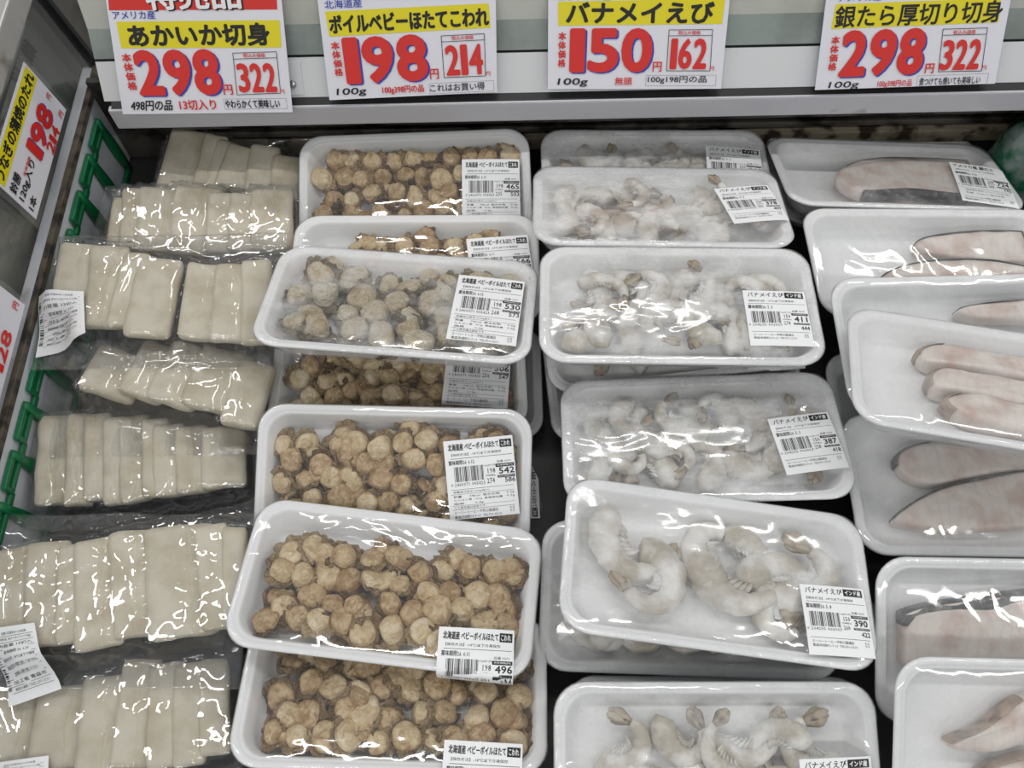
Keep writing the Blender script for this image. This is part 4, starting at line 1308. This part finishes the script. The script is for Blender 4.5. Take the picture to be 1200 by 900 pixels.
# ------------------------------------------------------------------ bags of squid slices
SQUID = {
'B1': (-0.014, [[-0.3269, 0.5622, 0.0289, 0.0508, -0.1757], [-0.3027, 0.5595, 0.0092, 0.0425, -0.1667], [-0.2908, 0.5581, 0.0104, 0.0365, -0.1913], [-0.2742, 0.5552, 0.0235, 0.0318, -0.2638], [-0.2505, 0.5507, 0.0207, 0.0367, -0.075], [-0.2265, 0.5446, 0.0245, 0.0315, -0.043]]) ,
'B2': (0.004, [[-0.362, 0.4824, 0.0136, 0.0521, 0.0438], [-0.3523, 0.4856, 0.0133, 0.0646, 0.1178], [-0.3295, 0.4861, 0.0311, 0.0703, 0.1265], [-0.2979, 0.485, 0.0313, 0.0725, 0.0852], [-0.2732, 0.4802, 0.0184, 0.0639, 0.0749], [-0.2539, 0.4807, 0.0202, 0.0622, 0.0925], [-0.228, 0.4843, 0.0342, 0.0672, 0.1195]]) ,
'B3': (0.028, [[-0.3764, 0.4173, 0.0277, 0.0542, 0.0665], [-0.3504, 0.4029, 0.0237, 0.0792, 0.1205], [-0.3315, 0.3975, 0.0122, 0.0714, -0.0338], [-0.3074, 0.391, 0.0338, 0.0749, 0.0009], [-0.2684, 0.3862, 0.0249, 0.0696, 0.0105], [-0.2442, 0.3846, 0.0224, 0.072, 0.063], [-0.2221, 0.3843, 0.0217, 0.0771, 0.0989]]) ,
'B4': (0.006, [[-0.3413, 0.3334, 0.034, 0.035, -0.1851], [-0.3089, 0.3337, 0.0276, 0.0417, -0.2465], [-0.2849, 0.3307, 0.03, 0.0465, -0.1912], [-0.2568, 0.3265, 0.0332, 0.0462, -0.1788], [-0.2269, 0.3129, 0.0278, 0.0487, -0.0973]]) ,
'B5': (-0.02, [[-0.3861, 0.2692, 0.0215, 0.0766, 0.1394], [-0.3658, 0.269, 0.0158, 0.0801, 0.1813], [-0.3511, 0.2701, 0.0148, 0.0761, 0.2022], [-0.3367, 0.2674, 0.0123, 0.0749, 0.1896], [-0.3215, 0.2693, 0.0182, 0.0752, 0.2029], [-0.3066, 0.2694, 0.0096, 0.0682, 0.1816], [-0.2938, 0.2676, 0.0188, 0.0621, 0.1806], [-0.2749, 0.2677, 0.0198, 0.0584, 0.1761], [-0.2487, 0.2698, 0.0318, 0.0531, 0.1564]]) ,
'B6': (0.012, [[-0.3774, 0.1533, 0.0249, 0.0681, 0.1913], [-0.3522, 0.1542, 0.0236, 0.0762, 0.1955], [-0.3346, 0.1539, 0.0123, 0.0724, 0.195], [-0.3153, 0.1542, 0.0247, 0.0807, 0.2099], [-0.292, 0.1603, 0.0218, 0.0788, 0.2401], [-0.2587, 0.1626, 0.0376, 0.0832, 0.2004], [-0.2319, 0.1652, 0.0174, 0.0773, 0.209], [-0.2165, 0.167, 0.0157, 0.0686, 0.1541]]) ,
'B7': (-0.016, [[-0.37, 0.0674, 0.0241, 0.0565, 0.1349], [-0.3366, 0.0672, 0.0295, 0.0559, 0.0481], [-0.3063, 0.0686, 0.0252, 0.0645, 0.0774], [-0.2841, 0.0757, 0.0201, 0.0734, 0.0469], [-0.2633, 0.0741, 0.0179, 0.0709, 0.1247], [-0.2462, 0.0745, 0.0165, 0.0698, 0.1336], [-0.2285, 0.0794, 0.0186, 0.0659, 0.1512]]) ,
}


def squid_slab(w, l, t, seed):
    """a rough cut slab of frozen squid, rounded edges, slightly uneven"""
    nx, ny, nz = 7, 13, 3
    bm = bmesh.new()
    bmesh.ops.create_cube(bm, size=1.0)
    bmesh.ops.subdivide_edges(bm, edges=[e for e in bm.edges if abs(e.verts[0].co.y - e.verts[1].co.y) > 0.5], cuts=ny)
    bmesh.ops.subdivide_edges(bm, edges=[e for e in bm.edges if abs(e.verts[0].co.x - e.verts[1].co.x) > 0.5], cuts=nx, use_grid_fill=True)
    bmesh.ops.subdivide_edges(bm, edges=[e for e in bm.edges if abs(e.verts[0].co.z - e.verts[1].co.z) > 0.5], cuts=nz, use_grid_fill=True)
    r = t * 0.42
    H = Vector((w / 2, l / 2, t / 2))
    off = Vector((seed * 5.7, seed * 1.3, 0))
    for v in bm.verts:
        p = Vector((v.co.x * w, v.co.y * l, v.co.z * t))
        inner = Vector([max(-(H[i] - r), min(H[i] - r, p[i])) for i in range(3)])
        d = p - inner
        if d.length > 1e-9:
            p = inner + d.normalized() * min(d.length, r)
        p.x += 0.0011 * noise.noise(Vector((0, p.y * 55, 0)) + off) * (1 if p.x < 0 else 0.5)
        p.y += 0.0016 * noise.noise(Vector((p.x * 60, 0, 3)) + off)
        p.z += 0.0010 * noise.noise(Vector((p.x * 70, p.y * 45, 7)) + off)
        p.x += 0.00035 * noise.noise(p * 320 + off)
        v.co = p
    bm.verts.index_update()
    vv = [tuple(x.co) for x in bm.verts]
    ff = [tuple(q.index for q in x.verts) for x in bm.faces]
    bm.free()
    return vv, ff


BAG = {  # label, margins (left, right, back, front), seed
    'B1': ('small rear squid bag tucked under the back rail', (0.010, 0.006, 0.006, 0.008), 1, 'squid slice in the rear bag tucked under the back rail'),
    'B2': ('squid bag right in front of the rear bag, slices fanned upright', (0.020, 0.003, 0.012, 0.010), 2, 'squid slice in the second bag, just in front of the rear bag'),
    'B3': ('squid bag with two clumps of slices and a sticker hanging off its corner', (0.010, 0.003, 0.016, 0.012), 3, 'squid slice in the bag with two clumps and a corner sticker'),
    'B4': ('squid bag lying tilted with a long empty crinkled end, its slices slanted', (0.040, 0.004, 0.010, 0.012), 4, 'slanted squid slice in the tilted bag with the crinkled empty end'),
    'B5': ('squid bag with a tidy row of nine narrow slices', (0.010, 0.012, 0.006, 0.014), 5, 'squid slice in the tidy row of nine narrow ones'),
    'B6': ('squid bag with a long sticker drooping over the bag below', (0.008, 0.004, 0.010, 0.022), 6, 'squid slice in the bag whose long sticker droops downward'),
    'B7': ('squid bag cut off by the bottom edge of the photo', (0.018, 0.008, 0.004, 0.012), 7, 'squid slice in the bag cut off by the bottom edge'),
}
BAGFUN = {}
for key, (zt, sl) in SQUID.items():
    lab, (ml, mr, mb, mf), seed, slab_lab = BAG[key]
    rnd = random.Random(seed * 31)
    tilt = math.radians(15)
    boxes = []
    for i, (cx, cy, w, l, yaw) in enumerate(sl):
        nxt = sl[i + 1][0] - cx if i + 1 < len(sl) else w
        gap = key == 'B3' and i == 3
        w2 = max(w, 0.016) * (1.0 if gap or i + 1 == len(sl) else 1.22) + 0.003
        l2 = l * (1.25 if key == 'B4' else (1.45 if key == 'B1' else 1.0))
        th = 0.0105 if key != 'B4' else 0.0125
        x = cx + (w2 - w) * 0.42
        roll = tilt * (0.75 + 0.4 * rnd.random())
        z = zt - th / 2 - 0.5 * w * math.sin(roll) + rnd.uniform(-0.001, 0.001)
        pitch = math.radians(-9 if key == 'B4' else (10 if key == 'B1' else rnd.uniform(-2, 2)))
        mw = Matrix.Translation((x, cy, z)) @ Matrix.Rotation(yaw, 4, 'Z') @ Matrix.Rotation(pitch, 4, 'X') @ Matrix.Rotation(roll, 4, 'Y')
        v, f = squid_slab(w2, l2, th, seed * 10 + i)
        o = mesh_obj('squid_slice', v, f, M['squid'])
        o.matrix_world = mw
        tag(o, slab_lab, 'squid slice', 'slices: ' + slab_lab)
        boxes.append((mw, mw.inverted(), w2, l2, th))
    xs = [(b[0] @ Vector((sx * b[2] / 2, sy * b[3] / 2, 0))).x for b in boxes for sx in (-1, 1) for sy in (-1, 1)]
    ys = [(b[0] @ Vector((sx * b[2] / 2, sy * b[3] / 2, 0))).y for b in boxes for sx in (-1, 1) for sy in (-1, 1)]
    zb = min((b[0] @ Vector((sx * b[2] / 2, sy * b[3] / 2, -b[4] / 2))).z for b in boxes for sx in (-1, 1) for sy in (-1, 1)) - 0.0012
    x0, x1, y0, y1 = max(min(xs) - ml, -0.4025), min(max(xs) + mr, -0.2065), min(ys) - mf, max(ys) + mb
    nx, ny = max(40, int((x1 - x0) / 0.0024)), max(28, int((y1 - y0) / 0.0024))
    X, Y = np.meshgrid(np.linspace(x0, x1, nx), np.linspace(y0, y1, ny))
    Z = np.full(X.shape, zb)
    for mw, inv, w, l, th in boxes:
        M3 = np.array(mw.to_3x3())
        nrm = M3[:, 2]
        c0 = np.array(mw.translation) + nrm * (th / 2 + 0.0012)
        Zp = c0[2] - (nrm[0] * (X - c0[0]) + nrm[1] * (Y - c0[1])) / nrm[2]
        I = np.array(inv)
        LX = I[0, 0] * X + I[0, 1] * Y + I[0, 2] * Zp + I[0, 3]
        LY = I[1, 0] * X + I[1, 1] * Y + I[1, 2] * Zp + I[1, 3]
        ins = (abs(LX) < w / 2 + 0.0024) & (abs(LY) < l / 2 + 0.0026)
        Z = np.where(ins, np.maximum(Z, Zp), Z)
    Zc = Z.copy()
    for it in range(7):
        P = np.pad(Z, 1, mode='edge')
        S = (P[:-2, 1:-1] + P[2:, 1:-1] + P[1:-1, :-2] + P[1:-1, 2:] + P[:-2, :-2] + P[2:, 2:] + P[:-2, 2:] + P[2:, :-2] + P[1:-1, 1:-1]) / 9
        Z = np.maximum(S, Zc)
        Z[0, :], Z[-1, :], Z[:, 0], Z[:, -1] = zb, zb, zb, zb
    loose = np.clip((Z - Zc) / 0.004, 0.15, 1.0)
    for j in range(ny):
        for i in range(nx):
            q = Vector((X[j, i] * 55, Y[j, i] * 38, seed * 4.0))
            r1 = 1 - abs(noise.noise(q)) * 2.2
            r2 = 1 - abs(noise.noise(q * 2.3 + Vector((9, 2, 0)))) * 2.0
            Z[j, i] += (0.0017 * max(r1, 0) ** 3 + 0.0007 * max(r2, 0) ** 3) * loose[j, i] + 0.0004
    ex = np.array([[0.0022 * noise.noise(Vector((X[j, i] * 30, Y[j, i] * 30, seed))) for i in range(nx)] for j in range(ny)])
    XX, YY = X + ex * 0.8, Y + ex
    XX = np.clip(XX, -0.4035, -0.2055)
    nz = nx * ny
    V = [(XX[j, i], YY[j, i], Z[j, i]) for j in range(ny) for i in range(nx)]
    border = [(0, i) for i in range(nx)] + [(j, nx - 1) for j in range(1, ny)] + [(ny - 1, i) for i in range(nx - 2, -1, -1)] + [(j, 0) for j in range(ny - 2, 0, -1)]
    F = [(j * nx + i, j * nx + i + 1, (j + 1) * nx + i + 1, (j + 1) * nx + i) for j in range(ny - 1) for i in range(nx - 1)]
    V += [(XX[j, i] , YY[j, i], zb - 0.0004) for j, i in border]
    nbd = len(border)
    F += [(border[m][0] * nx + border[m][1], nz + m, nz + (m + 1) % nbd, border[(m + 1) % nbd][0] * nx + border[(m + 1) % nbd][1]) for m in range(nbd)]
    F.append(tuple(nz + m for m in range(nbd - 1, -1, -1)))
    org = Vector(((x0 + x1) / 2, (y0 + y1) / 2, zb - 0.0004))
    bag = thing('squid_bag', lab, 'squid bag', Matrix.Translation(org), 'clear bags of sliced squid')
    mesh_obj('bag_film', [tuple(Vector(p) - org) for p in V], F, M['film_bag'], bag, True)
    BAGFUN[key] = (bag, org, x0, x1, y0, y1, Z)

ROWS = ['名称 冷凍あかいか切身', '原材料名 あかいか(アメリカ産)', '内容量 13切入', '賞味期限 26. 6.20', '保存方法 -18℃以下で保存', '凍結前加熱の有無 加熱してありません', '加熱調理の必要性 加熱してください', '加工者 青森市', '使用方法 解凍してお召し上がりください']


def bag_sticker(key, q, bars=True):
    """paper sticker draped on a bag; q: four world corners (x, y), reading order"""
    bag, org, x0, x1, y0, y1, Z = BAGFUN[key]
    q = [np.array(p, float) for p in q]
    ny, nx = Z.shape

    def pt(u, v):
        return q[0] * (1 - u) * (1 - v) + q[1] * u * (1 - v) + q[2] * u * v + q[3] * (1 - u) * v

    G = np.zeros((9, 9))
    for a_ in range(9):
        for b_ in range(9):
            p = pt(b_ / 8, a_ / 8)
            fi, fj = int((p[0] - x0) / (x1 - x0) * (nx - 1)), int((p[1] - y0) / (y1 - y0) * (ny - 1))
            G[a_, b_] = max(Z[min(max(fj + dj, 0), ny - 1), min(max(fi + di, 0), nx - 1)] for dj in range(-3, 4) for di in range(-3, 4)) - org.z
    for it in range(4):
        Pd = np.pad(G, 1, mode='edge')
        S4 = (Pd[:-2, 1:-1] + Pd[2:, 1:-1] + Pd[1:-1, :-2] + Pd[1:-1, 2:]) / 4
        G = np.maximum(G, S4) if it < 2 else (G + S4) / 2

    def mp(layer):
        def g(u, v):
            p = pt(u, v)
            fu, fv = min(max(u * 8, 0), 7.999), min(max(v * 8, 0), 7.999)
            i, j = int(fu), int(fv)
            du, dv = fu - i, fv - j
            z = G[j, i] * (1 - du) * (1 - dv) + G[j, i + 1] * du * (1 - dv) + G[j + 1, i + 1] * du * dv + G[j + 1, i] * (1 - du) * dv
            return (p[0] - org.x, p[1] - org.y, z + 0.0010 + 0.00035 * layer)
        return g
    V, F = quad2(0, 0, 1, 1, 8, 8)
    st = mesh_obj('info_sticker', [mp(0)(a, b) for a, b in V], [tuple(reversed(x)) for x in F], M['paper'], bag, True)
    blk = []
    for i, s in enumerate(ROWS):
        P, FF = place_text(s, 0.52, 0, 0.72 if i % 3 else 0.55, 0.045, 0.0, 1)
        P[:, 1] = 0.10 + i * 0.088 - P[:, 1]
        blk.append((P, FF))
        blk.append(quad2(0.10, 0.142 + i * 0.088, 0.93, 0.147 + i * 0.088))
    flat_part('lettering', blk, M['ink'], st, mp(1))
    if bars:
        at, b = 0.15, []
        for i, w in enumerate(BARS):
            if i % 2 == 0:
                b.append(quad2(0.02, at, 0.09, at + w * 0.0085))
            at += w * 0.009
        flat_part('barcode', b, M['ink'], st, mp(1))


bag_sticker('B3', [(-0.4015, 0.394), (-0.359, 0.391), (-0.350, 0.353), (-0.3985, 0.343)])
bag_sticker('B6', [(-0.378, 0.127), (-0.348, 0.131), (-0.331, 0.090), (-0.366, 0.078)])
bag_sticker('B7', [(-0.372, 0.042), (-0.333, 0.047), (-0.328, 0.020), (-0.366, 0.014)])

# ------------------------------------------------------------------ green bag in the far corner
gb = thing('frozen_food_bag', 'green plastic bag of frozen food standing in the far corner behind the cod', 'bag', Matrix.Translation((0.484, 0.560, -0.072)))
loops = []
for z, hx, hy, ox in ((0.0, 0.046, 0.028, 0.0), (0.012, 0.052, 0.034, 0.0), (0.035, 0.050, 0.032, -0.002), (0.060, 0.042, 0.026, -0.006), (0.080, 0.030, 0.018, -0.010), (0.093, 0.018, 0.010, -0.013), (0.100, 0.010, 0.004, -0.014)):
    lp = []
    for i in range(28):
        t = 2 * math.pi * i / 28
        p = Vector((hx * math.copysign(abs(math.cos(t)) ** 0.75, math.cos(t)) + ox, hy * math.copysign(abs(math.sin(t)) ** 0.75, math.sin(t)), z))
        p += 0.005 * Vector(noise.noise_vector(p * 45)) * (1 if z > 0 else 0)
        lp.append(tuple(p))
    loops.append(lp)
v, f = loft(loops)
mesh_obj('bag_film', v, f, M['green_bag'], gb)
v, f = box_mesh((-0.026, -0.002, 0.097), (-0.002, 0.002, 0.104), 0.001)
mesh_obj('sealed_edge', v, f, M['green_bag'], gb)

bpy.data.objects.remove(_to)
bpy.data.curves.remove(_tc)
